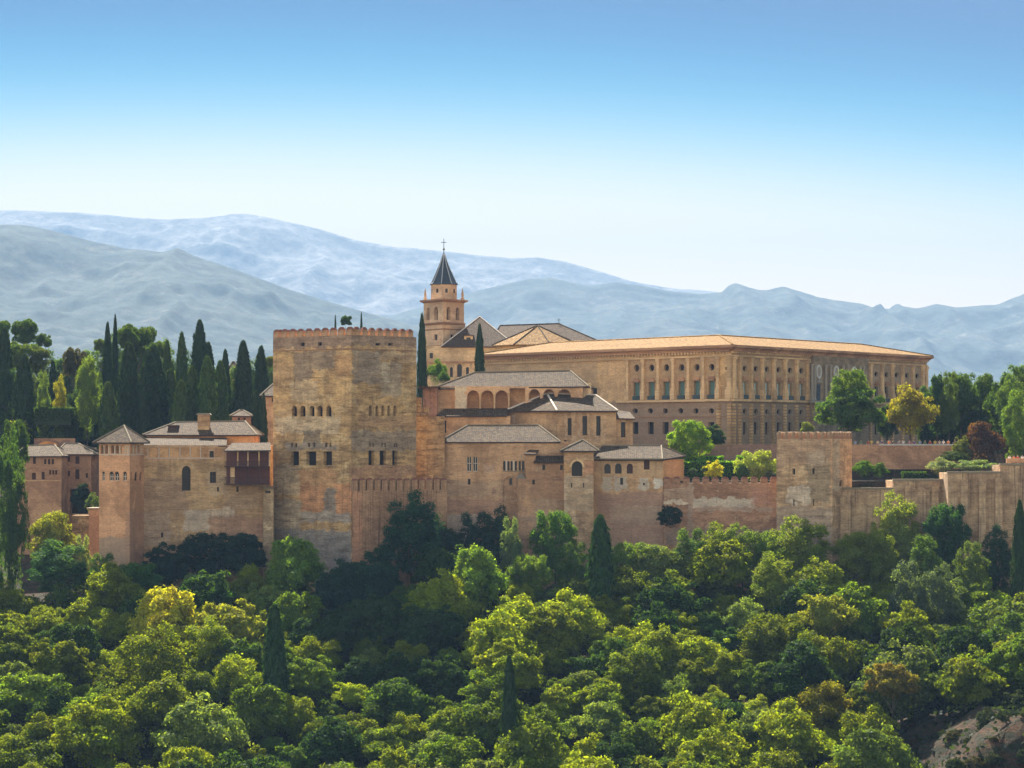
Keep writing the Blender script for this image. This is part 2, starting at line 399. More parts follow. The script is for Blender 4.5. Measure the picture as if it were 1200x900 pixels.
def shed(root, lo0, lo1, hi1, hi0, mat, th=0.2, name='roof'):
    """single-pitch roof from the low edge lo0-lo1 up to hi0-hi1"""
    q = [Vector(p) for p in (lo0, lo1, hi1, hi0)]; mb = MB(); a = q[0]; du = (q[1]-q[0]).normalized(); nn = (q[1]-q[0]).cross(q[2]-q[0]).normalized(); dv = nn.cross(du)
    mb.face(q, [((p-a).dot(du), (p-a).dot(dv)) for p in q]); lo = [p-Vector((0, 0, th)) for p in q]
    for i in range(4): mb.face([lo[i], lo[(i+1) % 4], q[(i+1) % 4], q[i]], None, 1)
    mb.face(lo[::-1], None, 1)
    return obj(name, mb, [mat, M['eave']], root)
def strip(root, sd, u0, u1, z0, z1, out_, mat, name, base=0.0):
    """a band standing proud of a wall"""
    mb = MB(); p = [sd.pt(u0, z0, base), sd.pt(u1, z0, base), sd.pt(u1, z1, base), sd.pt(u0, z1, base)]
    mb.prism(p, (sd.n[0], sd.n[1], 0), out_); return obj(name, mb, mat, root)

M = {}
M['dark'] = flat('window_dark', (0.018, 0.014, 0.014), 0.25)
M['wood_dark'] = flat('dark_wood', (0.075, 0.035, 0.028), 0.7, 0.4, 6)
M['eave'] = flat('eave_wood', (0.06, 0.035, 0.025), 0.9, 0.4, 4)
M['ridge'] = flat('ridge_mortar', (0.24, 0.19, 0.125), 0.9, 0.3, 3)
M['white'] = flat('whitewash', (0.62, 0.52, 0.42), 0.9, 0.15)
M['iron'] = flat('iron', (0.05, 0.07, 0.07), 0.6)
M['green'] = flat('green_shutter', (0.10, 0.17, 0.145), 0.5, 0.3, 5)
M['glasspale'] = flat('pale_blind', (0.40, 0.50, 0.47), 0.3, 0.2)
M['tile'] = tilemat('old_roof_tiles', (0.042, 0.021, 0.010), (0.135, 0.072, 0.032), (0.10, 0.07, 0.035))
M['tile_red'] = tilemat('red_brown_tiles', (0.07, 0.034, 0.02), (0.125, 0.066, 0.038), (0.085, 0.06, 0.036))
M['tile_gold'] = tilemat('golden_tiles', (0.25, 0.125, 0.032), (0.36, 0.195, 0.052), (0.29, 0.175, 0.06))
M['slate'] = flat('dark_spire_tiles', (0.035, 0.045, 0.06), 0.45, 0.4, 3)
M['cap_brick'] = flat('merlon_brick', (0.20, 0.075, 0.05), 0.9, 0.35, 3)
M['orange'] = wallmat('orange_render', (0.62, 0.26, 0.10), (0.52, 0.20, 0.08), None, strata=0.1, stain=0.15, course=0.0, bump=0.15)
M['cream'] = wallmat('cream_render', (0.60, 0.40, 0.26), (0.52, 0.34, 0.22), None, strata=0.15, stain=0.2, course=0.0, bump=0.15)
M['interior'] = wallmat('gallery_back_wall', (0.50, 0.30, 0.17), (0.44, 0.25, 0.14), None, strata=0.1, stain=0.2, course=0.0, bump=0.1)
M['marble_dark'] = wallmat('weathered_marble', (0.215, 0.175, 0.135), (0.165, 0.135, 0.105), None, strata=.25, stain=.3, course=.6)
M['marble'] = flat('grey_marble', (0.30, 0.26, 0.21), 0.7, 0.25, 1.2)
M['marble_white'] = flat('pale_marble', (0.55, 0.52, 0.47), 0.6, 0.2, 2)
# ------------------------------------------------------------------ land, mountains, air
def vnoise(x, y, seed):
    xi = np.floor(x).astype(np.int64); yi = np.floor(y).astype(np.int64); fx = x-xi; fy = y-yi
    fx = fx*fx*fx*(fx*(fx*6-15)+10); fy = fy*fy*fy*(fy*(fy*6-15)+10)
    def h(a, b):
        n = (a*374761393+b*668265263+seed*1442695041) & 0x7fffffff
        n = ((n ^ (n >> 13))*1274126177) & 0x7fffffff
        return ((n ^ (n >> 16)) & 0xffff)/65535.0
    return (h(xi, yi)*(1-fx)+h(xi+1, yi)*fx)*(1-fy)+(h(xi, yi+1)*(1-fx)+h(xi+1, yi+1)*fx)*fy
def fbm(x, y, seed, o=5, ridged=False):
    s = np.zeros_like(x); a = 1.0; t = 0; k = 1.0
    for i in range(o):
        n = vnoise(x*k+i*37.1, y*k+i*11.7, seed+i)
        if ridged: n = 1-np.abs(2*n-1)
        s += a*n; t += a; a *= 0.5; k *= 2.03
    return s/t
GY = [-400, 0, 30, 150, 240, 290, 325, 412, 431, 433.5, 452.5, 454, 640, 900, 2000, 15000]
GZ = [-12, -3, -7, -52, -74, -68, -55, -27.5, -25.5, -7.5, -7.5, -2.2, -2.2, -45, -60, -60]
GYL = [-400, 0, 30, 150, 240, 290, 325, 412, 452, 458, 480, 640, 900, 2000, 15000]
GZL = [-12, -3, -7, -52, -74, -68, -55, -28.5, -20, -12, -2.2, -2.2, -45, -60, -60]
def gz(x, y):
    a = np.interp(y, GY, GZ); b = np.interp(y, GYL, GZL); t = np.clip((x+68)/3.0, 0, 1)
    z = a*t+b*(1-t)
    # an earth spur comes forward at the right edge of the wood
    z = z+np.clip((x-44)/20, 0, 1)*np.clip(1-np.where(y < 326, 326-y, 0)/19-np.where(y > 326, y-326, 0)/46, 0, 1)*19
    return z
def gzf(x, y): return float(gz(np.array(float(x)), np.array(float(y))))
ys = np.concatenate([np.arange(-400, 280, 20.0), np.arange(280, 470, 2.0), np.array([431, 433.5, 452.5, 454.2]), np.arange(470, 900, 15.0), np.geomspace(900, 15000, 40)]); ys = np.unique(ys)
xs = np.concatenate([-np.geomspace(9000, 110, 30), np.arange(-108, 110, 3.0), np.geomspace(112, 9000, 30)])
gx, gy = np.meshgrid(xs, ys)
gzv = gz(gx, gy)+np.where((gy < 430) & (gy > 60), (fbm(gx/9, gy/9, 3)-0.5)*2.2, 0)+np.where((gx > 46) & (gy < 372) & (gy > 280), (fbm(gx/7, gy/5, 8, 5, True)-.6)*5*np.clip((gx-46)/8, 0, 1), 0)
nv = gx.size; V = np.stack([gx.ravel(), gy.ravel(), gzv.ravel()], 1)
ny, nx = gx.shape
def grid_mesh(name, V, ny, nx, mat):
    me = bpy.data.meshes.new(name)
    i = np.arange((ny-1)*(nx-1)); r = i//(nx-1); c = i % (nx-1); a = r*nx+c
    fs = np.stack([a, a+1, a+nx+1, a+nx], 1)
    me.vertices.add(len(V)); me.vertices.foreach_set('co', V.astype(np.float32).ravel())
    me.loops.add(fs.size); me.loops.foreach_set('vertex_index', fs.ravel().astype(np.int32))
    me.polygons.add(len(fs)); me.polygons.foreach_set('loop_start', (np.arange(len(fs))*4).astype(np.int32))
    me.update(calc_edges=True); me.materials.append(mat)
    me.polygons.foreach_set('use_smooth', np.ones(len(fs), dtype=bool))
    return me
def earthmat():
    s = NT('earth', 1.0); o = s.n('ShaderNodeTexCoord').outputs['Object']
    col = s.mix(s.ramp(s.noise(o, 0.12, 8, 0.7), 0.4, 0.6), (0.05, 0.026, 0.013), (0.085, 0.044, 0.022))
    col = s.mix(s.ramp(s.noise(s.scale(o, (1, 1, 3)), 0.35, 10, 0.8), 0.44, 0.56), col, (0.022, 0.024, 0.010))
    s.base(col); s.bump(s.noise(o, 0.7, 8, 0.7), 1.0, 0.8); return s.mat
ground = obj('ground', grid_mesh('ground', V, ny, nx, earthmat()), None); tag(ground, kind='structure')

def mountmat(name, c1, c2, c3, sc_=1.0, thr=0.52):
    s = NT(name, 1.0); o = s.n('ShaderNodeTexCoord').outputs['Object']
    col = s.mix(s.ramp(s.noise(o, 0.0022*sc_, 8, 0.65), 0.42, 0.58), c1, c2)
    col = s.mix(s.ramp(s.noise(o, 0.009*sc_, 12, 0.75), thr, thr+0.06, 0, .7), col, c3)
    col = s.mix(1.0, col, s.mix(s.ramp(s.noise(s.scale(o, (1, .6, 1.6)), 0.022*sc_, 12, 0.82), .36, .64), (0.55, 0.57, 0.6), (1.5, 1.46, 1.4)), 'MULTIPLY')
    s.base(col); s.bump(s.noise(o, 0.016*sc_, 10, 0.75), 0.5, 10); return s.mat
def range_(name, prof, D, Wd, mat, seed, rough):
    """a mountain range: prof is its skyline (photo pixels) at distance D; it falls towards the camera over Wd metres and away behind"""
    px = np.linspace(-420, 1620, 520); py = np.interp(px, [p[0] for p in prof], [p[1] for p in prof])
    ts = np.concatenate([np.linspace(1, 0, 110)**1.0, -np.linspace(0.02, 0.5, 14)])
    rows = []
    for t in ts:
        Y = D-t*Wd; x = (px-CX)/F*D
        h = (HY-py)/F*D
        if t >= 0: hh = h*(1-t**0.95)
        else: hh = h*(1-(-t)**1.3*2.6)
        a = min(1, abs(t)*7)*(1-min(1, abs(t))**3)
        rg = fbm(x/(D*0.055)+seed, np.full_like(x, Y)/(D*0.10), seed, 6, True)-0.62
        fine = fbm(x/(D*0.008), np.full_like(x, Y)/(D*0.008), seed+9, 4)-0.5
        hh = hh+a*rg*rough*h.max()*1.0+(0.006*D*0.35)*fine*(0.25 if abs(t) < 0.01 else 1)
        if t >= 0: hh = np.minimum(hh, h*(1-0.9*t*Wd/D)+2)
        rows.append(np.stack([x, np.full_like(x, Y), hh-20*min(1, max(0, t))], 1))
    Vv = np.concatenate(rows)
    o = obj(name, grid_mesh(name, Vv, len(ts), len(px), mat), None); tag(o, kind='structure'); return o
A_ = [(-420, 250), (0, 246), (90, 249), (130, 252), (160, 256), (200, 257), (235, 256), (262, 253), (272, 251), (282, 250), (290, 250), (300, 252), (330, 258), (380, 270), (420, 282), (460, 289), (520, 294), (560, 299), (600, 303), (630, 302), (660, 306), (700, 317), (740, 330), (780, 337), (830, 341), (900, 350), (1050, 372), (1620, 390)]
B_ = [(-420, 285), (-150, 258), (0, 263), (30, 264), (60, 270), (110, 283), (150, 291), (190, 295), (200, 293), (207, 290), (216, 294), (225, 299), (260, 310), (300, 325), (340, 340), (380, 352), (430, 366), (500, 385), (620, 420), (800, 450), (1620, 470)]
C_ = [(-420, 440), (380, 400), (470, 366), (500, 358), (540, 347), (560, 340), (600, 331), (620, 327), (645, 325), (665, 330), (690, 335), (720, 331), (750, 334), (785, 341), (820, 345), (846, 342), (853, 335), (861, 331), (870, 335), (885, 340), (900, 340), (918, 336), (935, 341), (960, 349), (990, 353), (1010, 356), (1028, 362), (1042, 362), (1047, 358), (1052, 355), (1058, 359), (1075, 361), (1098, 356), (1120, 360), (1150, 358), (1170, 357), (1185, 350), (1200, 344), (1260, 335), (1620, 300)]
range_('mountain_range', A_, 12500, 3300, mountmat('pale_rock', (0.17, 0.165, 0.16), (0.23, 0.22, 0.21), (0.34, 0.33, 0.32), 0.8, 0.56), 5, 0.22)
range_('hills', C_, 8800, 2800, mountmat('wooded_rock', (0.05, 0.068, 0.06), (0.08, 0.092, 0.08), (0.17, 0.17, 0.155), 1.1, 0.58), 11, 0.27)
range_('mountain_spur', B_, 6200, 2500, mountmat('scrub_slope', (0.035, 0.055, 0.05), (0.055, 0.072, 0.062), (0.10, 0.105, 0.095), 1.4, 0.56), 23, 0.20)

hz = MB(); hz.box((0, 7400, -78), 19000, 15600, 1240)
hm = bpy.data.materials.new('haze_air'); hm.use_nodes = True; ht = hm.node_tree; ht.nodes.clear()
ho = ht.nodes.new('ShaderNodeOutputMaterial'); pv = ht.nodes.new('ShaderNodeVolumePrincipled')
pv.inputs['Color'].default_value = (0.24, 0.385, 0.60, 1); pv.inputs['Density'].default_value = 0.0001; pv.inputs['Anisotropy'].default_value = 0.0
ht.links.new(pv.outputs[0], ho.inputs['Volume'])
haze = obj('haze', hz, hm); tag(haze, kind='stuff')
# ------------------------------------------------------------------ the great tower
def base(px, Y, z): return (X(px, Y), Y, z)
fp = [W(320, 429), W(412, 418), W(488, 428)]; fp.append((fp[0][0]+fp[2][0]-fp[1][0], fp[0][1]+fp[2][1]-fp[1][1]))
ct = thing('great_tower', 'huge square battlemented stone tower, the tallest and broadest at the front of the palace', 'tower', (X(404, 428), 428, -30))
s0, s1 = sides(fp)[:2]
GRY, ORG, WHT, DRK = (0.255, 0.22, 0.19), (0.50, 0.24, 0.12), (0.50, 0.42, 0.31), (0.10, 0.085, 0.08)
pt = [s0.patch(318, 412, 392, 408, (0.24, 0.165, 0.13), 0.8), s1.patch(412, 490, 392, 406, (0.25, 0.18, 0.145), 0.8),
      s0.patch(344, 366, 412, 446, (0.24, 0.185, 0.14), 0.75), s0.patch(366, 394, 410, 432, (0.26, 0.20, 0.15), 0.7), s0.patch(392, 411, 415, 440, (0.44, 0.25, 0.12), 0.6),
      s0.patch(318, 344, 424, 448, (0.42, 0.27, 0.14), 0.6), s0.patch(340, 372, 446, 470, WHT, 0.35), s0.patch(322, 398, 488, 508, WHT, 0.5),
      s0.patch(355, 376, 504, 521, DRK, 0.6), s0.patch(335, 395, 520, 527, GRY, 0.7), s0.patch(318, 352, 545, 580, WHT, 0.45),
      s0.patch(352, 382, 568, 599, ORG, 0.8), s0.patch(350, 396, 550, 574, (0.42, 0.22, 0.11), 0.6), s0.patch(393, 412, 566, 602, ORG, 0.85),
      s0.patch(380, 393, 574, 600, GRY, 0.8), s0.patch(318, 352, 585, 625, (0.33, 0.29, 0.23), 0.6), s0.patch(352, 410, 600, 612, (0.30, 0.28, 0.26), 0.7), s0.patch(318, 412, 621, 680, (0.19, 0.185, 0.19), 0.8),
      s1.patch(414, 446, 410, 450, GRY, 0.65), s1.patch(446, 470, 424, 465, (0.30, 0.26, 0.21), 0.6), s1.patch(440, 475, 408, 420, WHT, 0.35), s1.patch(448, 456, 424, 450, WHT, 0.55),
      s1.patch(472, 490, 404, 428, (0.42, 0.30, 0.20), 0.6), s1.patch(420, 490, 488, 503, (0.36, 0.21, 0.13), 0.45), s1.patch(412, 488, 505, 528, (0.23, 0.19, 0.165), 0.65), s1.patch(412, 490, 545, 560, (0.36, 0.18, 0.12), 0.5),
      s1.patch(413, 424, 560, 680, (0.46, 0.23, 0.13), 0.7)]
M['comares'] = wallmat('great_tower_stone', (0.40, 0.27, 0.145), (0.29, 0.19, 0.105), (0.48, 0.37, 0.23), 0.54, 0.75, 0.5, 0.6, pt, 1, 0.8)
M['merlon'] = wallmat('merlon_stone', (0.30, 0.19, 0.13), (0.25, 0.14, 0.10), (0.42, 0.32, 0.22), 0.55, 0.4, 0.4, 0.4, (), 2, 0.7)
zt = Z(392.5, 418)
ops = {0: [O(a, b, 475.5, 488, 'a', d=0.8) for a, b in ((342, 348), (352, 358), (362.5, 368.5), (372, 378), (382.3, 388.5))] +
          [O(a, b, 529, 545.3, d=0.8) for a, b in ((340.5, 350.3), (359, 370.5), (379, 389))] + [O(352.5, 357, 401.5, 405.5, d=0.5), O(372.5, 377, 401, 405, d=0.5)] +
          [O(a, a+2.2, 519, 524, d=0.4) for a in (341, 346, 361, 367, 381, 386)],
       1: [O(a, b, 475, 487.3, 'a', d=0.8) for a, b in ((432.3, 436), (440, 443.7), (447, 450.7), (454, 457.5), (461, 464.7))] +
          [O(a, b, 528, 545, d=0.8) for a, b in ((432, 438.6), (445, 452.5), (459.8, 465.5))] + [O(440, 446, 402, 405, d=0.5), O(455, 460, 402, 405, d=0.5)] +
          [O(a, a+1.6, 519, 524, d=0.4) for a in (433, 436.5, 447, 450.5, 461.5, 464)]}
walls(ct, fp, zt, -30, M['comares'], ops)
sds = sides(fp)
for i, (n, h) in enumerate(((1.16, 1.1), (0.95, 1.0), (1.2, 1.1), (1.0, 1.0))):
    merlons(ct, sds[i], zt, n+0.05, 0.6, 0.95, 0.6, M['merlon'], M['cap_brick'], 0.42, u0=0.02 if i == 0 else 0.7, u1=sds[i].L-(0.0 if i == 0 else 0.7))
for i, sd in ((0, s0), (1, s1)):
    strip(ct, sd, 0.02, sd.L-0.02, Z(409, 418)-0.1, Z(409, 418)+0.12, 0.08, M['merlon'], 'string_course')

# buttress at the tower's left foot
fp2 = [W(308.5, 424), W(320.5, 423.5), W(321.5, 430), (X(321, 424)-3, 432)]
M['buttress'] = wallmat('foot_stone', (0.36, 0.28, 0.20), (0.29, 0.22, 0.16), (0.46, 0.38, 0.28), 0.52, 0.4, 0.4, 0.4, (), 3)
bt = thing('stone_buttress', 'narrow grey stone pier against the left foot of the great tower', 'buttress', base(314, 427, -30))
walls(bt, fp2, Z(573, 424), -30, M['buttress'], {0: [O(310.5, 317, 575, 578, d=0.3)]})
mb = MB(); mb.box((X(314.6, 424), 427.2, Z(573, 424)), 1.9, 7.6, 0.3); obj('coping', mb, M['ridge'], bt)

# ------------------------------------------------------------------ hexagon-topped watch tower on the left
fp = [W(116, 415), W(152, 412.5), W(168.5, 419.5)]; fp.append((fp[0][0]+1.6, 422.5))
pl = thing('lookout_tower', 'slim pink plastered tower with arcaded top storey and low tiled pyramid roof', 'tower', base(140, 417, -31))
s0, s1 = sides(fp)[:2]
M['pink'] = wallmat('pink_render', (0.50, 0.265, 0.165), (0.44, 0.225, 0.135), None, strata=0.15, stain=0.22, course=0.05, bump=0.2, seed=4,
                    patches=[s0.patch(110, 153, 630, 690, (0.30, 0.22, 0.16), 0.7), s0.patch(112, 153, 519, 533, (0.58, 0.36, 0.22), 0.8), s1.patch(150, 170, 519, 533, (0.58, 0.36, 0.22), 0.8), s1.patch(150, 170, 600, 690, (0.33, 0.19, 0.12), 0.6)])
Lw = [(117.6, 121.6), (123, 126.6), (129.8, 133.8), (135.6, 139.4), (141.8, 146.2)]; Rw = [(153.3, 155.4), (156.6, 158.9), (160.6, 163.4)]
walls(pl, fp, Z(519, 413), -31, M['pink'], {
    0: [O(a, b, 521.4, 531.5, 'a', d=1.6) for a, b in Lw]+[O(a, b, 552.5, 563.3, 'a', d=0.3, fr=M['white']) for a, b in ((119.5, 123), (128, 133.2), (134.2, 139.6), (144, 148.5))],
    1: [O(a, b, 521.4, 531.5, 'a', d=1.6) for a, b in Rw]+[O(a, b, 552.5, 563.3, 'a', d=0.3) for a, b in ((152.9, 154.8), (157.8, 161.4), (163.6, 166.4))]})
for sd, c in ((s0, [122.3, 128.2, 134.7, 140.6, 147.3, 150.6]), (s1, [156, 159.8, 164.6])):
    for p in c:
        u = sd.u(p); q = sd.pt(u, Z(532.5, 414), 0.06); mb = MB(); mb.lathe(q, [(0.16, 0), (0.09, 0.15), (0.085, 1.15), (0.17, 1.4)], 8); obj('column', mb, M['white'], pl)
for sd in (s0, s1): strip(pl, sd, 0, sd.L, Z(533.3, 414), Z(532.3, 414), 0.06, M['white'], 'sill')
ze = Z(517.3, 413); ap = (X(145, 417), 417.3, Z(498.6, 417))
roof(pl, [(x, y, ze+0.05) for x, y in fp], [ap], M['tile'], over=0.85)

# ------------------------------------------------------------------ long wing between the two towers
fp = [(X(166, 421), 420), W(311, 425.5), (X(311, 425.5)+1, 440), (X(166, 421)-1, 436)]
s0 = sides(fp)[0]
wg = thing('wall_wing', 'long battered wing wall with one tall arched window left of the great tower', 'building', base(240, 428, -30))
M['wing'] = wallmat('wing_wall', (0.43, 0.29, 0.18), (0.35, 0.225, 0.14), (0.52, 0.40, 0.28), 0.60, 0.45, 0.45, 0.35,
   [s0.patch(168, 268, 522, 540, (0.52, 0.32, 0.19), 0.9), s0.patch(216, 245, 597, 622, (0.50, 0.41, 0.32), 0.75), s0.patch(244, 275, 596, 607, (0.52, 0.42, 0.33), 0.7), s0.patch(168, 220, 560, 600, (0.36, 0.24, 0.165), 0.5),
    s0.patch(245, 312, 605, 630, (0.36, 0.20, 0.14), 0.6), s0.patch(243, 266, 550, 580, (0.48, 0.36, 0.24), 0.6), s0.patch(168, 200, 600, 640, (0.40, 0.30, 0.22), 0.6), s0.patch(262, 312, 566, 596, (0.37, 0.26, 0.18), 0.5)], 5, 0.7)
walls(wg, fp, Z(522, 423), -30, M['wing'], {0: [O(213.2, 223.6, 546, 575, 'a', d=0.9)]+[O(a, b, 524.6, 536, d=0.22, m=M['interior'], n='panel') for a, b in ((174, 185), (186.8, 197.6), (199.2, 210), (211.7, 222.2), (224, 234.2), (236, 244), (252, 259))]
    + [O(245.6, 250.6, 528.5, 536, d=0.5), O(246, 253.3, 553, 566, d=0.4, fr=M['wood_dark'])] + [O(a, b, c, d, d=0.5) for a, b, c, d in ((254.5, 256.6, 570.5, 576), (277, 279.8, 570, 576.5), (188.8, 191.3, 624, 630), (240, 241.3, 532, 536))]})
for p in (173.3, 186, 198.4, 210.8, 223, 235): strip(wg, s0, s0.u(p)-0.07, s0.u(p)+0.07, Z(536.4, 423), Z(524, 423), 0.07, M['white'], 'post')
strip(wg, s0, s0.u(173), s0.u(260), Z(537.4, 423), Z(536.5, 423), 0.09, M['white'], 'sill')
# its lower roof, the set-back upper storey and that storey's roof
shed(wg, P(169, 521.5, 422)-Vector((0, .4, 0)), P(266, 522, 424)-Vector((0, .4, 0)), P(266, 513.3, 430), P(169, 512.5, 430), M['tile'], name='lower_roof')
fpu = [W(172, 430), W(265, 430.5), W(296.5, 429.6), (X(297, 430), 441), (X(172, 430), 441)]
walls(wg, fpu, Z(508.6, 430), Z(524, 430), M['pink'], {}, name='upper_storey')
sdo = sides(fpu)[1]
strip(wg, sdo, 0.05, sdo.L-0.05, Z(523, 430), Z(508.8, 430), 0.05, M['orange'], 'orange_wall')
roof(wg, [P(172, 508.5, 430), P(296.5, 508.5, 429.6), (X(297, 430), 441, Z(508.5, 430)), (X(172, 430), 441, Z(508.5, 430))], [P(206, 494.8, 436), P(287, 493.6, 436)], M['tile'], over=0.6, name='upper_roof')
ch = MB(); ch.box((X(239, 432.5), 432.5, Z(505, 432.5)), 1.95, 1.4, 2.7); k = obj('chimney', ch, M['wing'], wg)
c2 = MB(); c2.box((X(239, 432.5), 432.5, Z(505, 432.5)+2.7), 2.5, 1.9, 0.3, top=0.8); obj('chimney_cap', c2, M['ridge'], k)
dm = MB(); dm.box((X(203, 433), 433, Z(505, 433)-0.2), 1.5, 1.8, 1.0); k = obj('dormer', dm, M['wood_dark'], wg)
c2 = MB(); c2.box((X(203, 433), 432.9, Z(505, 433)+0.8), 1.9, 2.3, 0.18); obj('dormer_roof', c2, M['tile'], k)

# two-storey wooden gallery beside the great tower
bg_ = thing('wooden_gallery', 'two-storey dark wooden gallery with pale columns beside the great tower', 'balcony', base(292, 424, Z(568, 424)))
mb = MB()
x0, x1 = X(266, 424), X(316.5, 424)
y0, y1 = 420.2, 423.5
mb.box(((x0+x1)/2, 423.3, Z(568, 424)), x1-x0, 0.2, Z(524, 424)-Z(568, 424)); obj('back_panel', mb, flat('gallery_back', (0.14, 0.055, 0.045), 0.9, 0.4, 2), bg_)
for i, (py, nm) in enumerate(((567.5, 'floor_slab'), (547, 'floor_slab'))):
    mb = MB(); mb.box(((x0+x1)/2, (y0+y1)/2-0.05, Z(py, 424)), x1-x0, y1-y0, 0.18); obj(nm, mb, M['wood_dark'], bg_)
for p in (278.6, 290.6, 303.6, 315.8):
    mb = MB(); q = (X(p, 420.6), 420.6, Z(546, 422)); mb.lathe(q, [(0.18, 0), (0.12, 0.2), (0.11, 2.2), (0.2, 2.5), (0.2, 2.62)], 8); obj('column', mb, M['cream'], bg_)
for p in (272.5, 290.6, 303.6):
    mb = MB(); mb.box((X(p, 420.7), 420.7, Z(567, 422)), .7 if p == 272.5 else 0.2, 0.2, 2.75); obj('post', mb, M['cream'] if p == 272.5 else M['wood_dark'], bg_)
for py in (559.5, 541):
    mb = MB(); zb = Z(py+7, 422)
    mb.box(((x0+x1)/2, 420.35, zb+0.95), x1-x0, 0.09, 0.09)
    for k in range(42): mb.box((x0+(x1-x0)*(k+.5)/42, 420.35, zb+0.1), 0.06, 0.06, 0.85)
    obj('railing', mb, M['wood_dark'], bg_)
shed(bg_, P(263, 528, 419.9), P(317.5, 527.5, 419.9), P(317, 518.5, 425.5), P(272, 519, 425.5), M['tile'])

# ------------------------------------------------------------------ battlemented curtain wall right of the great tower
def crenel_wall(name, label, pts, pytop, zbot, mat, mw, gap, mh, capm, md=0.55, cap=0.35, ops=None, off=0.0):
    r = thing(name, label, 'wall', (pts[0][0], pts[0][1], zbot))
    walls(r, pts, Z(pytop, pts[0][1]), zbot, mat, ops or {})
    sd = sides(pts)[0]
    merlons(r, sd, Z(pytop, pts[0][1]), mw, gap, mh, md, mat, capm, cap, u0=off)
    return r, sd
fp = [W(412.6, 417.3), W(524, 423), (X(524, 424), 424.6), (X(412.6, 417.3), 418.9)]
s0 = sides(fp)[0]
M['curtain'] = wallmat('red_curtain_wall', (0.33, 0.20, 0.135), (0.27, 0.155, 0.105), (0.43, 0.29, 0.20), 0.6, 0.3, 0.35, 0.2, [s0.patch(413, 424, 575, 680, (0.47, 0.24, 0.14), 0.8)], 6, 0.5, streak=0.65)
crenel_wall('curtain_wall', 'reddish battlemented wall with dark drip streaks, right beside the great tower', fp, 575, -30, M['curtain'], 1.02, 0.24, 1.75, M['cap_brick'], cap=0.3)

# rough stone wall between the tower and the palaces
fp = [W(486, 432), W(521, 430.4), (X(521, 431), 433), (X(486, 432), 440)]
rw = thing('rubble_wall', 'rough weathered rubble wall standing between the great tower and the palace halls', 'wall', base(504, 432, -28))
M['rubble'] = wallmat('rubble_stone', (0.27, 0.185, 0.115), (0.18, 0.12, 0.08), (0.40, 0.30, 0.19), 0.52, 0.8, 0.5, 0.8, (), 7, 1.0)
walls(rw, fp, Z(488, 431), -28, M['rubble'], {})
st = MB()
for k, (p0, p1, pt_) in enumerate(((487, 494, 466), (494, 503, 477))):
    st.box((X((p0+p1)/2, 434), 434.5+0.3*k, Z(489, 431)-0.3), X(p1, 434)-X(p0, 434), 4, Z(pt_, 434)-Z(489, 431)+0.3, 0)
obj('broken_top', st, M['rubble'], rw)
fp = [W(495.5, 449), W(512.5, 445), (X(513, 446), 455), (X(496, 450), 458)]
sw = thing('side_block', 'narrow dark red plastered block with flat eave behind the rubble wall', 'building', base(504, 448, -8))
M['darkred'] = wallmat('dark_red_render', (0.25, 0.145, 0.12), (0.20, 0.115, 0.10), None, strata=0.2, stain=0.4, course=0.1, seed=8)
walls(sw, fp, Z(454.5, 446), -8, M['darkred'], {})
mb = MB(); mb.box((X(503.5, 450), 450.5, Z(454.5, 446)), 3.9, 10.5, 0.25); obj('flat_roof', mb, M['tile'], sw)

# ------------------------------------------------------------------ upper gallery palace
fp = [W(511.5, 447), W(533, 447), W(533, 446), W(683, 446), W(692.5, 452), (X(692, 452), 458), (X(511.5, 447), 458)]
gp = thing('arcaded_hall', 'long palace hall with a row of open arches before the renaissance palace', 'building', base(600, 450, -8))
s2 = sides(fp)[2]
M['hall'] = wallmat('hall_render', (0.50, 0.32, 0.21), (0.43, 0.26, 0.165), (0.52, 0.38, 0.27), 0.62, 0.15, 0.3, 0.05, [s2.patch(532.6, 546, 450, 484, (0.66, 0.50, 0.36), 0.9)], 9, 0.25)  # the end pier's lit brightness is painted as a paler patch
sx = sides(fp)
walls(gp, fp, Z(452.6, 446), -8, M['hall'], {2: [O(a, b, 457.3, 478.6, 'a', d=2.6, m=M['interior'], n='arch_recess') for a, b in ((547.5, 561.5), (563.8, 578.3), (580.5, 595.2))] +
      [O(597.3, 615.3, 455, 478.6, d=2.6, m=M['interior'], n='arch_recess')]+[O(a, b, 456, 470, 'a', d=2.6, m=M['interior'], n='arch_recess') for a, b in ((619.5, 633), (636.5, 650), (653.5, 669))]})
for p in (562.7, 579.4, 596.3):
    mb = MB(); mb.lathe((X(p, 446), 445.95, Z(479, 446)), [(0.19, 0), (0.11, 0.2), (0.1, 2.3), (0.22, 2.7), (0.22, 2.85)], 8); obj('column', mb, M['cream'], gp)
mb = MB(); mb.box((X(571, 446), 445.85, Z(479, 446)-0.12), X(596, 446)-X(546, 446), 0.1, 0.12); obj('sill', mb, M['white'], gp)
roof(gp, [P(512, 454, 447), P(684, 451.5, 446), (X(692, 452), 458, Z(452, 446)), (X(511, 447), 458, Z(454, 447))], [P(556, 436.6, 453), P(668, 434.5, 453)], M['tile'], over=0.7)
gb = MB(); a, b, c = P(686, 449.5, 449), P(692, 451, 453), P(693, 434.5, 453)
fpg = [W(684, 446.3), W(692.8, 450), (X(692.8, 450), 458), (X(684, 446), 458)]
s_ = sides(fpg); g2 = MB(); z1 = Z(448.5, 452)
g2.face([s_[0].pt(0, 6), s_[0].pt(s_[0].L, 6), s_[0].pt(s_[0].L, z1), s_[0].pt(0, Z(449, 446))]); g2.face([s_[1].pt(0, 6), s_[1].pt(s_[1].L, 6), s_[1].pt(s_[1].L, z1), s_[1].pt(0, z1)])
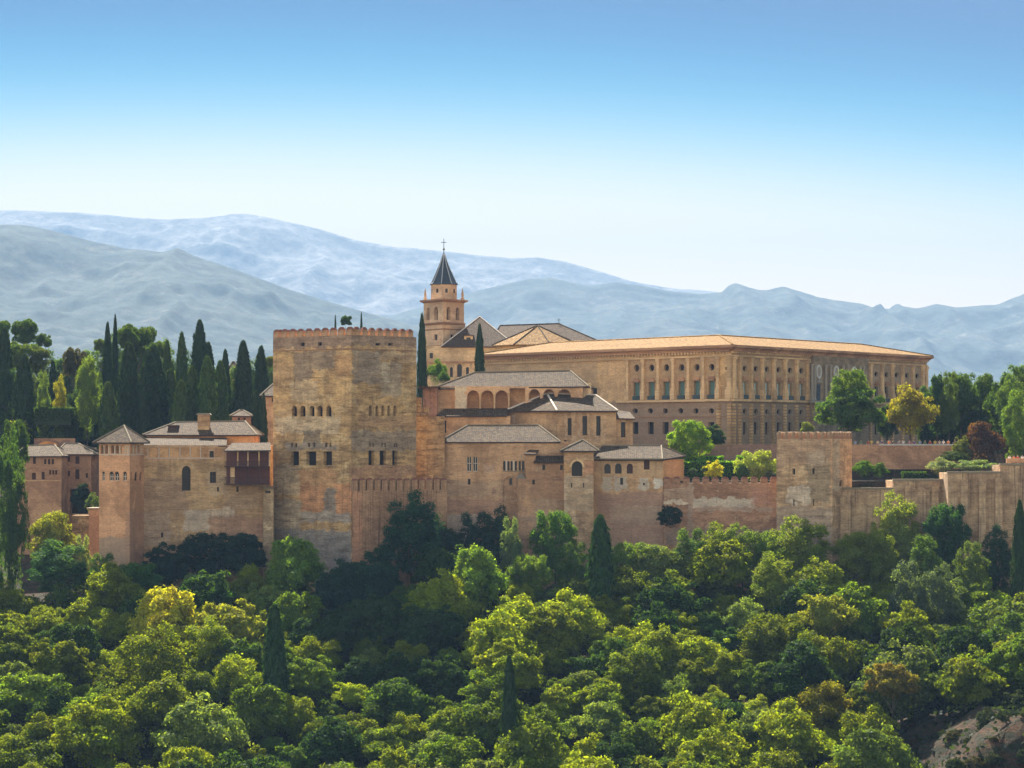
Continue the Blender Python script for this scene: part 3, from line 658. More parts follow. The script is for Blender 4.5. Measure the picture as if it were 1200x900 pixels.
g2.face([s_[0].pt(0, Z(449, 446)), s_[0].pt(s_[0].L, z1), s_[1].pt(s_[1].L, z1), s_[3].pt(0, z1)]); g2.face([s_[3].pt(0, z1), s_[3].pt(s_[3].L, 6), s_[0].pt(0, 6)]) ; obj('gable_wall', g2, M['cream'], gp)

# lean-to front of it
fp = [W(511.5, 442), W(598, 442), (X(598, 442), 446.2), (X(511.5, 442), 446.2)]
lt = thing('lean_to_house', 'pinkish lean-to house with one shuttered window below the open arches', 'building', base(555, 444, -9))
s0 = sides(fp)[0]
walls(lt, fp, Z(487.5, 442), -9, M['hall'], {0: [O(514.3, 523, 492.8, 507.4, d=0.4, fr=M['wood_dark']), O(600-4, 597, 490, 494, d=.2)]} if False else {0: [O(514.3, 523, 492.8, 507.4, d=0.4, fr=M['wood_dark'])]})
shed(lt, P(510, 487.6, 441.4), P(594, 487, 441.4), P(596, 478.3, 445.9), P(521, 478.8, 445.9), M['tile'])

# ------------------------------------------------------------------ front hall with hipped roof
fp = [W(521, 431.4), W(607, 430.4), W(666, 430.4), (X(666, 430), 441.6), (X(521, 431), 441.6)]
fh = thing('front_hall', 'broad plain hall with a shadowed hipped roof and double window above the wood', 'building', base(580, 432, -28))
s0, s1 = sides(fp)[:2]
M['front'] = wallmat('front_hall_wall', (0.42, 0.265, 0.175), (0.36, 0.215, 0.14), (0.46, 0.34, 0.25), 0.58, 0.3, 0.35, 0.3,
  [s0.patch(521, 607, 565, 582, (0.44, 0.30, 0.19), 0.6), s0.patch(540, 606, 598, 604, (0.25, 0.15, 0.11), 0.6), s0.patch(521, 560, 603, 640, (0.42, 0.36, 0.30), 0.6), s0.patch(568, 580, 543, 555, (0.46, 0.31, 0.21), 0.8),
   s0.patch(521, 607, 585, 600, (0.36, 0.20, 0.14), 0.5), s0.patch(577, 580.5, 572, 580, (0.30, 0.17, 0.12), 0.8), s0.patch(589, 606, 561, 600, (0.33, 0.20, 0.14), 0.6)], 10, 0.6)
walls(fh, fp, Z(517.5, 431), -28, M['front'], {0: [O(547, 552.6, 535.6, 552.5, d=0.3, fr=M['white']), O(554.2, 559.8, 535.6, 552.5, d=0.3, fr=M['white']), O(548.2, 551.2, 561.2, 568, d=0.5), O(596.9, 599.8, 560, 568, d=0.5),
      O(589.5, 606, 558.5, 600, 'a', d=0.35, m=M['front'], n='blind_arch')] + [O(a, b, 540.2, 551.5, 'a', d=0.3, fr=None) for a, b in ((589.8, 592.5), (595.6, 598.4), (597.9+1.2, 601), (603.6, 606.2))],
      1: [O(608.2, 610.4, 540.2, 551.5, 'a', d=0.3), O(611.4, 614.8, 540.2, 551.5, 'a', d=0.3), O(624, 626.7, 560.4, 567.5, d=0.4)]} if False else
      {0: [O(547, 552.6, 535.6, 552.5, d=0.3, fr=M['white']), O(554.2, 559.8, 535.6, 552.5, d=0.3, fr=M['white']), O(548.2, 551.2, 561.2, 568, d=0.5),
      O(589.5, 605.6, 558.5, 600, 'a', d=0.35, m=M['front'], n='blind_arch')] + [O(a, b, 540.2, 551.5, 'a', d=0.3) for a, b in ((589.6, 592.4), (594.6, 597.2), (598.2, 600.8), (603.2, 605.8))],
      1: [O(608, 610.4, 540.2, 551.5, 'a', d=0.3), O(611.6, 614.6, 540.2, 551.5, 'a', d=0.3)]})
pane(fh, s0, 'r', s0.u(597), s0.u(599.6), s0.z(598, 568), s0.z(598, 560.5), 0.28, M['dark'])
strip(fh, s0, s0.u(588.5), s0.L, Z(552.6, 430.6), Z(551.8, 430.6), 0.12, M['ridge'], 'sill'); strip(fh, s1, 0, s1.u(616), Z(552.6, 430.6), Z(551.8, 430.6), 0.12, M['ridge'], 'sill')
for p in (593.4, 601.9): strip(fh, s0, s0.u(p)-.12, s0.u(p)+.12, Z(551.8, 430.6), Z(539.5, 430.6), 0.07, M['white'], 'mullion')
roof(fh, [P(518, 517, 431.2), P(653, 517, 430.4), (X(655, 430), 441.4, Z(517, 430.4)), (X(518, 431), 441.4, Z(517, 431))], [P(548, 498.5, 437), P(631, 498.5, 437)], M['tile'], over=0.5)

fp = [W(607, 427.4), W(661.5, 427.4), (X(661.5, 428), 433), (X(607, 428), 433)]
ba = thing('bastion', 'plain reddish stepped bastion with small square windows, right of the blind arch', 'wall', base(630, 430, -28))
s0 = sides(fp)[0]
M['bastion'] = wallmat('bastion_wall', (0.41, 0.245, 0.16), (0.34, 0.20, 0.13), (0.42, 0.31, 0.22), 0.62, 0.25, 0.4, 0.2, [s0.patch(635, 661, 560, 562, (0.2, 0.12, 0.09), 0.8), s0.patch(625, 661, 585, 640, (0.36, 0.245, 0.16), 0.6), s0.patch(607, 640, 604, 612, (0.27, 0.19, 0.14), 0.5)], 12, 0.5)
walls(ba, fp, Z(561, 427.4), -28, M['bastion'], {0: [O(623.8, 626.8, 562, 567.8, d=0.5)]})
mb = MB(); c = P(610.5, 561, 427.6); mb.box((c[0], 430, c[2]), 1.6, 5.2, 0.9, top=0.3); obj('coping', mb, M['ridge'], ba)
fp = [W(616, 428.2), W(661.3, 428.2), (X(661, 428), 434), (X(616, 428), 434)]
kb = thing('small_house', 'small low house with two tiny windows and dark lean-to roof beside the arched pavilion', 'building', base(640, 431, Z(562, 428)))
walls(kb, fp, Z(541.2, 428), Z(563, 428), M['bastion'], {0: [O(635.6, 638.9, 544.5, 550.8, d=0.4), O(656.4, 659.6, 544.8, 550.8, d=0.4), O(653.9, 657.4, 560.2-0.3, 562.4, d=.3)][:2]})
walls(kb, [W(616, 428.4), W(627.5, 428.4), (X(627.5, 428), 434), (X(616, 428), 434)], Z(530, 428), Z(542, 428), M['bastion'], {}, name='upper_wall')
shed(kb, P(625, 541.5, 427.6), P(662, 541.5, 427.6), P(660, 523.5, 434.4), P(635, 523, 434.4), M['tile'])
shed(kb, P(614, 531.5, 427.8), P(627.5, 532, 427.8), P(636, 521, 434), P(628, 521, 434), M['tile'], name='side_roof')

# ------------------------------------------------------------------ hall with tall windows
fp = [W(594, 446), W(653, 438.6), W(722, 441.5), (X(722, 442), 453.6), (X(594, 446), 453.6)]
tw = thing('tall_window_hall', 'brown block with tall narrow windows and pale-ridged hipped roof, centre of the palace', 'building', base(660, 445, -9))
s0, s1 = sides(fp)[:2]
M['twin'] = wallmat('brown_render', (0.40, 0.27, 0.17), (0.34, 0.22, 0.14), (0.46, 0.34, 0.23), 0.64, 0.2, 0.4, 0.2,
   [s1.patch(a, b, 484, 520, (0.52, 0.36, 0.23), 0.55) for a, b in ((662, 664.5), (670, 673), (678, 683), (688.5, 691), (699-2, 699.5), (704.5, 708))]+[s0.patch(599, 604, 487, 496, (0.52, 0.40, 0.30), 0.8)], 13, 0.4)
walls(tw, fp, Z(481, 440), -9, M['twin'], {1: [O(665.3, 670, 490, 510, d=0.4), O(682.6, 688.3, 487.5, 510, d=0.4), O(698.8, 704, 487.5, 510.5, d=0.4), O(660.3, 664.8, 516-0.4, 523.5, 'a', d=0.3)]})
roof(tw, [P(594, 480.5, 446), P(653, 481, 438.6), P(722, 481, 441.5), (X(660, 452), 455, Z(481, 441))], [P(641, 461.3, 447.5), P(683, 461.3, 448.5)], M['tile'], over=0.0, caps=False, name='roof') if False else None
e = [Vector((X(592, 446), 445.4, Z(481, 440))), Vector((X(652.6, 438), 437.8, Z(481.3, 440))), Vector((X(724, 441), 440.8, Z(481.3, 440))), Vector((X(724, 442), 454, Z(481, 440))), Vector((X(592, 446), 454, Z(481, 440)))]
r0, r1 = P(641, 461.3, 447.5), P(698, 463.2, 448)
mb = MB()
def rf(pts):
    du = (pts[1]-pts[0]).normalized(); nn = (pts[1]-pts[0]).cross(pts[2]-pts[0]).normalized(); dv = nn.cross(du); mb.face(pts, [((p-pts[0]).dot(du), (p-pts[0]).dot(dv)) for p in pts])
rf([e[0], e[1], r0]); rf([e[1], e[2], r1, r0]); rf([e[2], e[3], r1]); rf([e[3], e[4], r0, r1]); rf([e[4], e[0], r0])
for i in range(5):
    a, b = e[i], e[(i+1) % 5]; mb.face([a-Vector((0, 0, .25)), b-Vector((0, 0, .25)), b, a], None, 1)
mb.face([p-Vector((0, 0, .25)) for p in e][::-1], None, 1)
ro = obj('roof', mb, [M['tile'], M['eave']], tw); k = MB()
for a, b in ((r0, r1), (e[0], r0), (e[1], r0), (e[2], r1), (e[3], r1)): k.tube([a+Vector((0, 0, .05)), b+Vector((0, 0, .05))], 0.17, 6)
obj('ridge_cap', k, M['white'], ro)
fp = [W(721, 442.4), W(741.5, 443.4), (X(741.5, 443.4), 451), (X(721, 443), 451)]
walls(tw, fp, Z(489.5, 442.5), -9, M['twin'], {0: [O(727.6, 733, 494.5, 512.5, d=0.4)]}, name='side_wall')
shed(tw, P(718, 489.8, 441.6), P(744.5, 490.5, 442.4), P(738, 482.6, 450), P(716, 479.8, 448), M['tile'], name='side_roof')

# ------------------------------------------------------------------ arched pavilion on its bastion and the long low house
fp = [W(661, 424.6), W(695.5, 424.6), (X(695.5, 424.6), 430), (X(661, 424.6), 430)]
pv_ = thing('arched_pavilion', 'square pavilion with one open arch and little pyramid roof on a tall pale bastion', 'building', base(678, 427, -29))
s0 = sides(fp)[0]
M['pav'] = wallmat('pavilion_wall', (0.40, 0.265, 0.175), (0.33, 0.21, 0.14), (0.50, 0.38, 0.28), 0.55, 0.45, 0.45, 0.35,
   [s0.patch(660, 668, 545, 556, (0.52, 0.30, 0.14), 0.8), s0.patch(684, 696, 540, 556, (0.44, 0.22, 0.13), 0.7), s0.patch(661, 695, 557, 576, (0.44, 0.33, 0.23), 0.7), s0.patch(661, 696, 578, 600, (0.36, 0.27, 0.18), 0.6), s0.patch(661, 695, 527, 538, (0.44, 0.26, 0.16), 0.7), s0.patch(661, 664, 560, 640, (0.50, 0.40, 0.30), 0.4)], 14, 0.6)
walls(pv_, fp, Z(527.5, 424.6), -29, M['pav'], {0: [O(670, 682.6, 540.4, 558, 'a', d=2.2)]+[O(a, b, 566, 571.5, d=.3) for a, b in ((669.2, 670.6), (683.3, 684.6))]})
ar = MB()
u0, u1 = s0.u(670), s0.u(682.6); um = (u0+u1)/2; r = (u1-u0)/2; zs = s0.z(676, 540.4)-r*1.1
o_ = [(um+(r+.35)*math.cos(math.pi*k/12), zs+(r*1.1+.35)*math.sin(math.pi*k/12)) for k in range(13)]; i_ = [(um+r*math.cos(math.pi*k/12), zs+r*1.1*math.sin(math.pi*k/12)) for k in range(13)]
for k in range(12): ar.prism([s0.pt(*i_[k]), s0.pt(*o_[k]), s0.pt(*o_[k+1]), s0.pt(*i_[k+1])], (s0.n[0], s0.n[1], 0), 0.08)
obj('arch_surround', ar, M['cream'], pv_)
roof(pv_, [P(661, 526.8, 424.6), P(697.5, 526.8, 424.6), (X(697.5, 424.6), 430.4, Z(526.8, 424.6)), (X(661, 424.6), 430.4, Z(526.8, 424.6))], [P(683, 515.6, 427.6)], M['tile'], over=0.8)

fp = [W(694.5, 429.6), W(777, 429), W(801.5, 436), (X(801, 437), 441), (X(694.5, 429), 439)]
lh = thing('low_house', 'long low house with three arched windows and an orange end wall', 'building', base(745, 433, -29))
s0, s1 = sides(fp)[:2]
WP = (0.50, 0.43, 0.35)
M['low'] = wallmat('low_house_wall', (0.44, 0.28, 0.175), (0.37, 0.225, 0.145), None, 0.6, 0.2, 0.35, 0.25,
   [s0.patch(706, 716, 559, 575, WP, 0.75), s0.patch(719, 735, 559, 574, WP, 0.8), s0.patch(749, 760, 560, 575, WP, 0.85), s0.patch(767, 778, 559, 571, (0.58, 0.53, 0.46), 0.9), s0.patch(700, 778, 577, 640, (0.33, 0.20, 0.15), 0.75), s0.patch(715, 778, 593, 612, (0.40, 0.28, 0.19), 0.6),
    s1.patch(777, 803, 534, 560, (0.62, 0.31, 0.14), 0.8), s0.patch(700, 778, 536, 557, (0.48, 0.32, 0.19), 0.6)], 15, 0.5)
walls(lh, fp, Z(538.5, 429.3), -29, M['low'], {0: [O(708.2, 715.6, 543.5, 555, 'a', d=.35, fr=None), O(720.8, 728.5, 543, 555, 'a', d=.35), O(734.6, 741.6, 543.2, 555, 'a', d=.35, m=M['wood_dark']), O(754.6, 761.2, 540, 550.3, d=.35, m=M['wood_dark']), O(726.8, 730.2, 560, 568, d=.5), O(753.4, 755.6, 566, 568.5, d=.4)]})
e = [P(696, 538.2, 429), P(776.5, 538.2, 428.4), P(803.5, 534.2, 435.8), (X(803, 437), 441.6, Z(534.2, 435.8)), (X(696, 429), 441.6, Z(534.2, 435.8))]
e = [Vector(p) for p in e]; r0, r1 = P(706, 522.5, 435.5), P(775, 522.2, 435.5); mb = MB()
rf([e[0], e[1], r1, r0]); rf([e[1], e[2], r1]); rf([e[2], e[3], r1]); rf([e[3], e[4], r0, r1]); rf([e[4], e[0], r0])
for i in range(5):
    a, b = e[i], e[(i+1) % 5]; mb.face([a-Vector((0, 0, .25)), b-Vector((0, 0, .25)), b, a], None, 1)
mb.face([p-Vector((0, 0, .25)) for p in e][::-1], None, 1)
ro = obj('roof', mb, [M['tile'], M['eave']], lh); k = MB()
for a, b in ((r0, r1), (e[1], r1), (e[2], r1), (e[0], e[1])): k.tube([a+Vector((0, 0, .05)), b+Vector((0, 0, .05))], 0.12, 6)
obj('ridge_cap', k, M['ridge'], ro)

# ------------------------------------------------------------------ battlemented garden wall and the small square tower
fp = [W(777.5, 428.6), W(911, 428), (X(911, 428), 430.2), (X(777.5, 428.6), 430.6)]
s0 = sides(fp)[0]
M['garden'] = wallmat('garden_rampart', (0.33, 0.185, 0.13), (0.27, 0.145, 0.105), (0.40, 0.29, 0.21), 0.60, 0.35, 0.4, 0.3,
   [s0.patch(812, 885, 583, 594, (0.52, 0.44, 0.35), 0.8), s0.patch(815, 905, 594, 599, (0.44, 0.33, 0.25), 0.6), s0.patch(778, 806, 586, 591.5, (0.56, 0.46, 0.34), 0.9), s0.patch(778, 806, 572, 585, (0.40, 0.27, 0.18), 0.8), s0.patch(806, 812, 560, 625, (0.40, 0.28, 0.20), 0.8), s0.patch(880, 905, 573, 592, (0.36, 0.19, 0.14), 0.6), s0.patch(778, 911, 620, 640, (0.22, 0.17, 0.14), 0.6)], 16, 0.6)
crenel_wall('garden_rampart', 'red-brown battlemented rampart with a long whitish patch, below the clipped hedges', fp, 566, -29, M['garden'], 1.25, 0.42, 0.75, M['cap_brick'], cap=0.3)
fp = [W(910, 425), W(975.5, 420), W(998.3, 429), (X(935, 436), 436)]
sq = thing('square_tower', 'small square tower with arrow slits rising from the rampart, its right side lighter', 'tower', base(955, 428, -30))
s0, s1 = sides(fp)[:2]
M['sq'] = wallmat('square_tower_stone', (0.38, 0.265, 0.18), (0.31, 0.205, 0.14), (0.48, 0.37, 0.26), 0.55, 0.6, 0.5, 0.5,
   [s0.patch(945, 973, 545, 588, (0.25, 0.19, 0.12), 0.75), s0.patch(922, 950, 570, 592, (0.56, 0.46, 0.36), 0.75), s0.patch(910, 976, 594, 640, (0.33, 0.25, 0.19), 0.7), s0.patch(910, 975, 512, 545, (0.38, 0.25, 0.17), 0.5), s1.patch(975, 999, 512, 570, (0.56, 0.33, 0.17), 0.75), s1.patch(976, 984, 505, 575, (0.46, 0.36, 0.25), 0.6), s0.patch(945, 965, 528, 545, (0.42, 0.34, 0.25), 0.5)], 17, 0.8)
walls(sq, fp, Z(514, 422), -30, M['sq'], {0: [O(928.6, 931.8, 549, 556, d=.5), O(951.8, 954.4, 549, 555.5, d=.5), O(929.4, 931, 585, 593, d=.3), O(952.6, 954, 585, 593, d=.3)], 1: [O(983.6, 987.6, 562, 570, 'a', d=.4)]})
for i, sd in enumerate(sides(fp)): merlons(sq, sd, Z(514, 422), 0.8, 0.45, 0.98, 0.5, M['merlon'], M['merlon'], 0.2, u0=0.0 if i % 2 == 0 else 0.55, u1=sd.L-(0.0 if i % 2 == 0 else 0.55))

# ------------------------------------------------------------------ stepped ramparts at the right
M['ramp'] = wallmat('grey_rampart', (0.37, 0.275, 0.195), (0.30, 0.205, 0.145), (0.45, 0.33, 0.23), 0.58, 0.3, 0.4, 0.3, (), 18, 0.6, streak=0.55)
rp = thing('stepped_rampart', 'long grey-brown rampart with buttresses, stepping up beyond the square tower', 'wall', base(1080, 424, -30))
secs = [(976, 1047, 573.5, 424.5), (1047, 1111, 563.5, 424.2), (1111, 1174, 554.5, 419.5), (1172, 1290, 545.5, 422)]
for (a, b, t, Y) in secs:
    fp = [W(a, Y), W(b, Y), (X(b, Y), Y+9), (X(a, Y), Y+9)]
    walls(rp, fp, Z(t, Y), -30, M['ramp'], {}, name='wall_section')
    mb = MB(); mb.box(((X(a, Y)+X(b, Y))/2, Y+0.35, Z(t, Y)), X(b, Y)-X(a, Y)+0.2, 0.9, 0.32); obj('coping', mb, M['ridge'], rp)
for (p, q, t, Y) in ((979, 997, 580, 424.5), (1060, 1066, 570, 424.2), (1092, 1100, 570, 424.2), (1126, 1134, 562, 419.5), (1147, 1155, 562, 419.5), (1166, 1174, 560, 419.5), (1064, 1112, 574, 424.3)):
    mb = MB(); mb.box((X((p+q)/2, Y-.4), Y-0.4 if q-p < 30 else Y-0.1, -30), X(q, Y)-X(p, Y), 0.9 if q-p < 30 else .5, Z(t, Y)+30); obj('buttress', mb, M['ramp'], rp)
# parapet of the viewpoint on top of its right end
vp = thing('viewpoint_parapet', 'low orange-brown parapet block of the lookout on top of the stepped rampart', 'wall', base(1190, 425, Z(545, 422)))
mb = MB(); mb.box((X(1235, 424), 424.6, Z(545, 422)+.33), X(1290, 424)-X(1180, 424), 0.5, 0.75); obj('wall', mb, M['bastion'], vp)

# terrace wall behind the hedges
fp = [W(770, 453), W(1130, 453), (X(1130, 453), 453.8), (X(770, 453), 453.8)]
s0 = sides(fp)[0]
M['terr'] = wallmat('terrace_wall', (0.36, 0.215, 0.145), (0.30, 0.17, 0.12), None, 0.6, 0.2, 0.3, 0.3, [s0.patch(770, 915, 517, 540, (0.19, 0.12, 0.11), 0.7)], 19, 0.4)
tr = thing('terrace_wall', 'long plain red-brown terrace wall with pale coping that the visitors stand behind', 'wall', base(950, 453, -8))
walls(tr, fp, Z(522, 453), -8, M['terr'], {})
mb = MB(); mb.box(((X(1030, 453)+X(1126, 453))/2, 453.4, Z(522, 453)), X(1126, 453)-X(1030, 453), 1.1, 0.22); obj('coping', mb, M['marble_white'], tr)
mb = MB(); mb.box(((X(770, 453)+X(1029.5, 453))/2, 453.4, Z(522, 453)), X(1029.5, 453)-X(770, 453), 0.9, 0.15); obj('coping', mb, M['terr'], tr)

# ------------------------------------------------------------------ pink houses at the left
M['house'] = wallmat('pink_house', (0.40, 0.25, 0.17), (0.34, 0.20, 0.14), None, strata=0.15, stain=0.3, course=0.08, seed=20, bump=0.3)
fp = [W(20, 449), W(72, 449), (X(72, 449), 460), (X(20, 449), 460)]
h1 = thing('pink_house', 'nearer pink house at the left edge, with three little windows in a row', 'house', base(46, 454, -24))
s0 = sides(fp)[0]
walls(h1, fp, Z(534, 449), -24, M['house'], {0: [O(*a, d=.3, m=M['wood_dark']) for a in ((38.5, 42, 534.8, 543.5), (51.5, 54.3, 538, 544), (56, 59, 538, 544), (60.3, 63.2, 538, 544), (26, 28.5, 556, 562), (37.5, 42, 554, 562), (48.6, 52.3, 553, 562), (57.6, 60, 551, 556), (61.2, 63.5, 551, 556), (64.5, 67, 551, 556))]})
strip(h1, s0, 0.1, s0.u(71), Z(564, 449), Z(562.8, 449), .12, M['cream'], 'string_course')
roof(h1, [P(20, 533.6, 449), P(72, 533.6, 449), (X(72, 449), 460, Z(533.6, 449)), (X(20, 449), 460, Z(533.6, 449))], [P(30, 522.5, 455), P(64, 521.5, 455)], M['tile'], over=0.5)
fp = [W(71.5, 455), W(107, 455), W(112.5, 458), (X(112.5, 458), 465), (X(71.5, 455), 465)]
h2 = thing('pink_house', 'farther pink house at the left edge, with dark shuttered windows', 'house', base(92, 459, -24))
s0 = sides(fp)[0]
walls(h2, fp, Z(531.5, 455), -24, M['house'], {0: [O(*a, d=.3, m=M['wood_dark']) for a in ((79, 82, 535, 541), (88.2, 93, 535, 543.6), (79.2, 82, 552, 558), (88.2, 93, 550, 561.5), (100.4, 103, 554.5, 560), (72.8, 77, 573, 600))]+[O(82, 103, 573, 602, d=3)],
      1: [O(107.6, 109.6, 537.5, 547.5, d=.3, m=M['wood_dark']), O(107.8, 109.6, 552, 560, d=.3, m=M['wood_dark'])]})
roof(h2, [P(67, 531.3, 455), P(113, 531.3, 455), (X(113, 456), 465, Z(531, 455)), (X(67, 455), 465, Z(531, 455))], [P(76, 520, 460.5), P(92, 520, 460.5)], M['tile'], over=0.5)
rt = thing('retaining_wall', 'low stained stone retaining wall with a buttress, left of the slim lookout tower', 'wall', base(102, 430, -30))
walls(rt, [W(84, 432), W(104, 432), (X(104, 432), 436), (X(84, 432), 436)], Z(604, 432), -30, M['rubble'], {})
walls(rt, [W(104, 425), W(117.5, 425), (X(117.5, 425), 430), (X(104, 425), 430)], Z(597, 425), -30, M['house'], {}, name='end_wall')
mb = MB(); mb.box((X(97, 430), 430.6, -30), 0.9, 2.6, Z(632, 430)+30); obj('buttress', mb, M['ramp'], rt)
mb = MB(); mb.box((X(111, 427), 427.5, Z(597, 425)), 2.1, 5.4, 0.25); obj('coping', mb, M['ridge'], rt)
gw = thing('garden_wall', 'low brown garden wall with a rounded pediment showing above the pink houses', 'wall', base(62, 472, -3))
walls(gw, [W(40, 472), W(88, 472), (X(88, 472), 472.6), (X(40, 472), 472.6)], Z(513.5, 472), -3, M['terr'], {})
mb = MB(); s = Side(W(44, 471.5), W(69, 471.5), 0)
mb.prism([s.pt(0, Z(524, 471)), s.pt(s.L, Z(524, 471))]+[s.pt(s.L/2+s.L/2*math.cos(math.pi*k/10), Z(524, 471)+1.1*math.sin(math.pi*k/10)) for k in range(1, 10)], (0, -1, 0), 0.4); obj('pediment', mb, M['orange'], gw)

# small houses that show between the cypresses
def hut(name, label, x0, x1, y_e, y_r, Y, d, matw, zb=-2.4, rx=None, over=0.5):
    fp = [W(x0, Y), W(x1, Y), (X(x1, Y), Y+d), (X(x0, Y), Y+d)]
    h = thing(name, label, 'house', base((x0+x1)/2, Y+d/2, zb)); walls(h, fp, Z(y_e, Y), zb, matw, {0: [O(x0+(x1-x0)*.3, x0+(x1-x0)*.42, y_e+3, y_e+8, d=.3), O(x0+(x1-x0)*.6, x0+(x1-x0)*.72, y_e+3, y_e+8, d=.3)]})
    rx = rx or ((x0*.6+x1*.4), (x0*.4+x1*.6))
    roof(h, [P(x0, y_e, Y), P(x1, y_e, Y), (X(x1, Y), Y+d, Z(y_e, Y)), (X(x0, Y), Y+d, Z(y_e, Y))], [P(rx[0], y_r, Y+d/2), P(rx[1], y_r, Y+d/2)], M['tile'], over=over); return h
hut('small_house', 'little house with upturned tiled roof peeping out behind the chimney', 272, 294, 486.5, 481, 446, 5, M['darkred'])
hut('small_house', 'pale-roofed house half hidden behind the left edge of the great tower', 307, 345, 463, 448, 460, 10, M['hall'])
hut('small_house', 'tiny pale house with a pointed roof between the cypresses left of the great tower', 266, 281, 436, 424, 560, 6, M['hall'])

# ------------------------------------------------------------------ the renaissance palace
Lc, Nc, Rc = W(568, 525), W(857, 470), W(1086, 536); Bc = (Lc[0]+Rc[0]-Nc[0], Lc[1]+Rc[1]-Nc[1])
fp = [Lc, Nc, Rc, Bc]; sL, sR = sides(fp)[:2]
pc = thing('renaissance_palace', 'big rectangular stone palace with pilasters, round windows and a golden tiled roof', 'palace', (X(857, 500), 515, -3))
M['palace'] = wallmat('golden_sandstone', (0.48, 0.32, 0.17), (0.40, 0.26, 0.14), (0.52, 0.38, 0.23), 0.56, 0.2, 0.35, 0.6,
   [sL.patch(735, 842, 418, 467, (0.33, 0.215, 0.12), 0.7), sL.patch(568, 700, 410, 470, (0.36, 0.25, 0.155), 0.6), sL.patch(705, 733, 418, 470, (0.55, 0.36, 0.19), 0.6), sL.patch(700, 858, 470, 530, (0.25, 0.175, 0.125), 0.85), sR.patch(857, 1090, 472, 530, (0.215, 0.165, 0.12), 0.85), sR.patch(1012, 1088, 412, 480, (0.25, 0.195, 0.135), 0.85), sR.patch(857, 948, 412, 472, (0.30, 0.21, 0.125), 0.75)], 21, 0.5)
M['palstone'] = wallmat('pilaster_stone', (0.50, 0.36, 0.225), (0.42, 0.295, 0.185), (0.34, 0.22, 0.14), 0.6, 0.1, 0.3, 0.1, (), 22, 0.3)
M['palred'] = wallmat('pediment_stone', (0.33, 0.19, 0.12), (0.27, 0.15, 0.10), None, 0.6, 0.1, 0.3, 0.1, (), 23, 0.3)
ztop = Z(410, 470)
def ly(sd, px, py_left, py_right, pa, pb): return py_left+(py_right-py_left)*(px-pa)/(pb-pa)
xsL = [746, 763.6, 781, 798.8, 816.6, 834]
opL = [O(a-3.5, a+3.5, 446.4, 467.3, d=.5, m=M['green']) for a in xsL]+[O(a-3.1, a+3.1, 427.2-(a-746)*.012, 435.6-(a-746)*.012, 'o', d=.6) for a in xsL]
opL += [O(a-3, a+3, 478.4, 484.8, 'o', d=.6) for a in (744.5, 762, 779.6, 797.6, 815.6, 833.6)]+[O(a-3.5, a+3.5, 494.6, 508.6, d=.6) for a in (744.5, 762.5, 780, 798, 816, 833.6)]+[O(693.4, 699.6, 454.6, 469.4, d=.5)]
opL += [O(851-1, 851+1.2, 430, 433.5, d=.3)]
xsR = [873, 886, 899, 912.6, 926, 939.2]; xsR2 = [1027, 1039, 1051, 1063, 1075]
def zpx(zc): return zc
def oR(px, hw, z0, z1, k='r', **kw):
    u = sR.u(px); y = sR.A[1]+sR.d[1]*u; return O(px-hw, px+hw, HY-z1*F/y, HY-z0*F/y, k, **kw)
zw = [(Z(467.2, 470), Z(447, 470)), (Z(434.6, 470), Z(427.6, 470)), (Z(485.2, 470), Z(478.4, 470)), (Z(509, 470), Z(494.5, 470))]
opR = []
for i, a in enumerate(xsR+xsR2):
    hw = 2.15 if i < 6 else 1.9
    opR += [oR(a, hw, *zw[0], d=.5, m=M['green'] if i < 6 else M['dark']), oR(a, hw+.35, *zw[1], 'o', d=.5), oR(a, hw, *zw[2], 'o', d=.5), oR(a, hw, *zw[3], d=.5)]
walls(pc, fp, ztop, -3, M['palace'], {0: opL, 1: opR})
# shutters hanging pale in some of the windows
for sd, xs_, h in ((sL, xsL, 1.5), (sR, xsR, 0.9)):
    for a in xs_:
        u = sd.u(a); mb = MB(); mb.prism([sd.pt(u-.05, zw[0][0]+.1, -.42), sd.pt(u+.42, zw[0][0]+.1, -.42), sd.pt(u+.42, zw[0][1]-.1, -.42), sd.pt(u-.05, zw[0][1]-.1, -.42)], (sd.n[0], sd.n[1], 0), .06); obj('shutter', mb, M['glasspale'] if sd is sR else M['green'], pc)
def pil(sd, px, w_=0.62, mat=None):
    u = sd.u(px); mb = MB(); n3 = (sd.n[0], sd.n[1], 0)
    def b(ww, z0, z1, o): mb.prism([sd.pt(u-ww/2, z0), sd.pt(u+ww/2, z0), sd.pt(u+ww/2, z1), sd.pt(u-ww/2, z1)], n3, o)
    zs_ = Z(467, 470); b(w_*1.8, zs_, zs_+1.7, .6); b(w_*1.4, zs_+1.7, zs_+2.1, .5); b(w_, zs_+2.1, Z(421, 470), .42); b(w_*1.5, Z(421, 470), Z(418, 470), .55)
    obj('pilaster', mb, mat or M['palstone'], pc)
for p in (736.5, 754.8, 772.4, 790, 807.8, 825.4, 842.5, 855.3): pil(sL, p, 0.62 if p < 850 else .8)
for p in (859.5, 866.3, 879.5, 892.5, 905.8, 919.3, 932.6, 946): pil(sR, p, .7)
for p in (1019.5, 1033, 1045, 1057, 1069, 1080.6, 1084.8): pil(sR, p, .8)
def rust(sd, px, ww):
    u = sd.u(px); mb = MB(); z = -1.6; n3 = (sd.n[0], sd.n[1], 0)
    while z < Z(473, 470): mb.prism([sd.pt(u-ww/2, z), sd.pt(u+ww/2, z), sd.pt(u+ww/2, z+.42), sd.pt(u-ww/2, z+.42)], n3, .3); z += .56
    obj('rusticated_pier', mb, M['palace'], pc)
for p in (859.5, 866.3, 879.5, 892.5, 905.8, 919.3, 932.6, 946, 1019.5, 1033, 1045, 1057, 1069, 1080.6): rust(sR, p, .9)
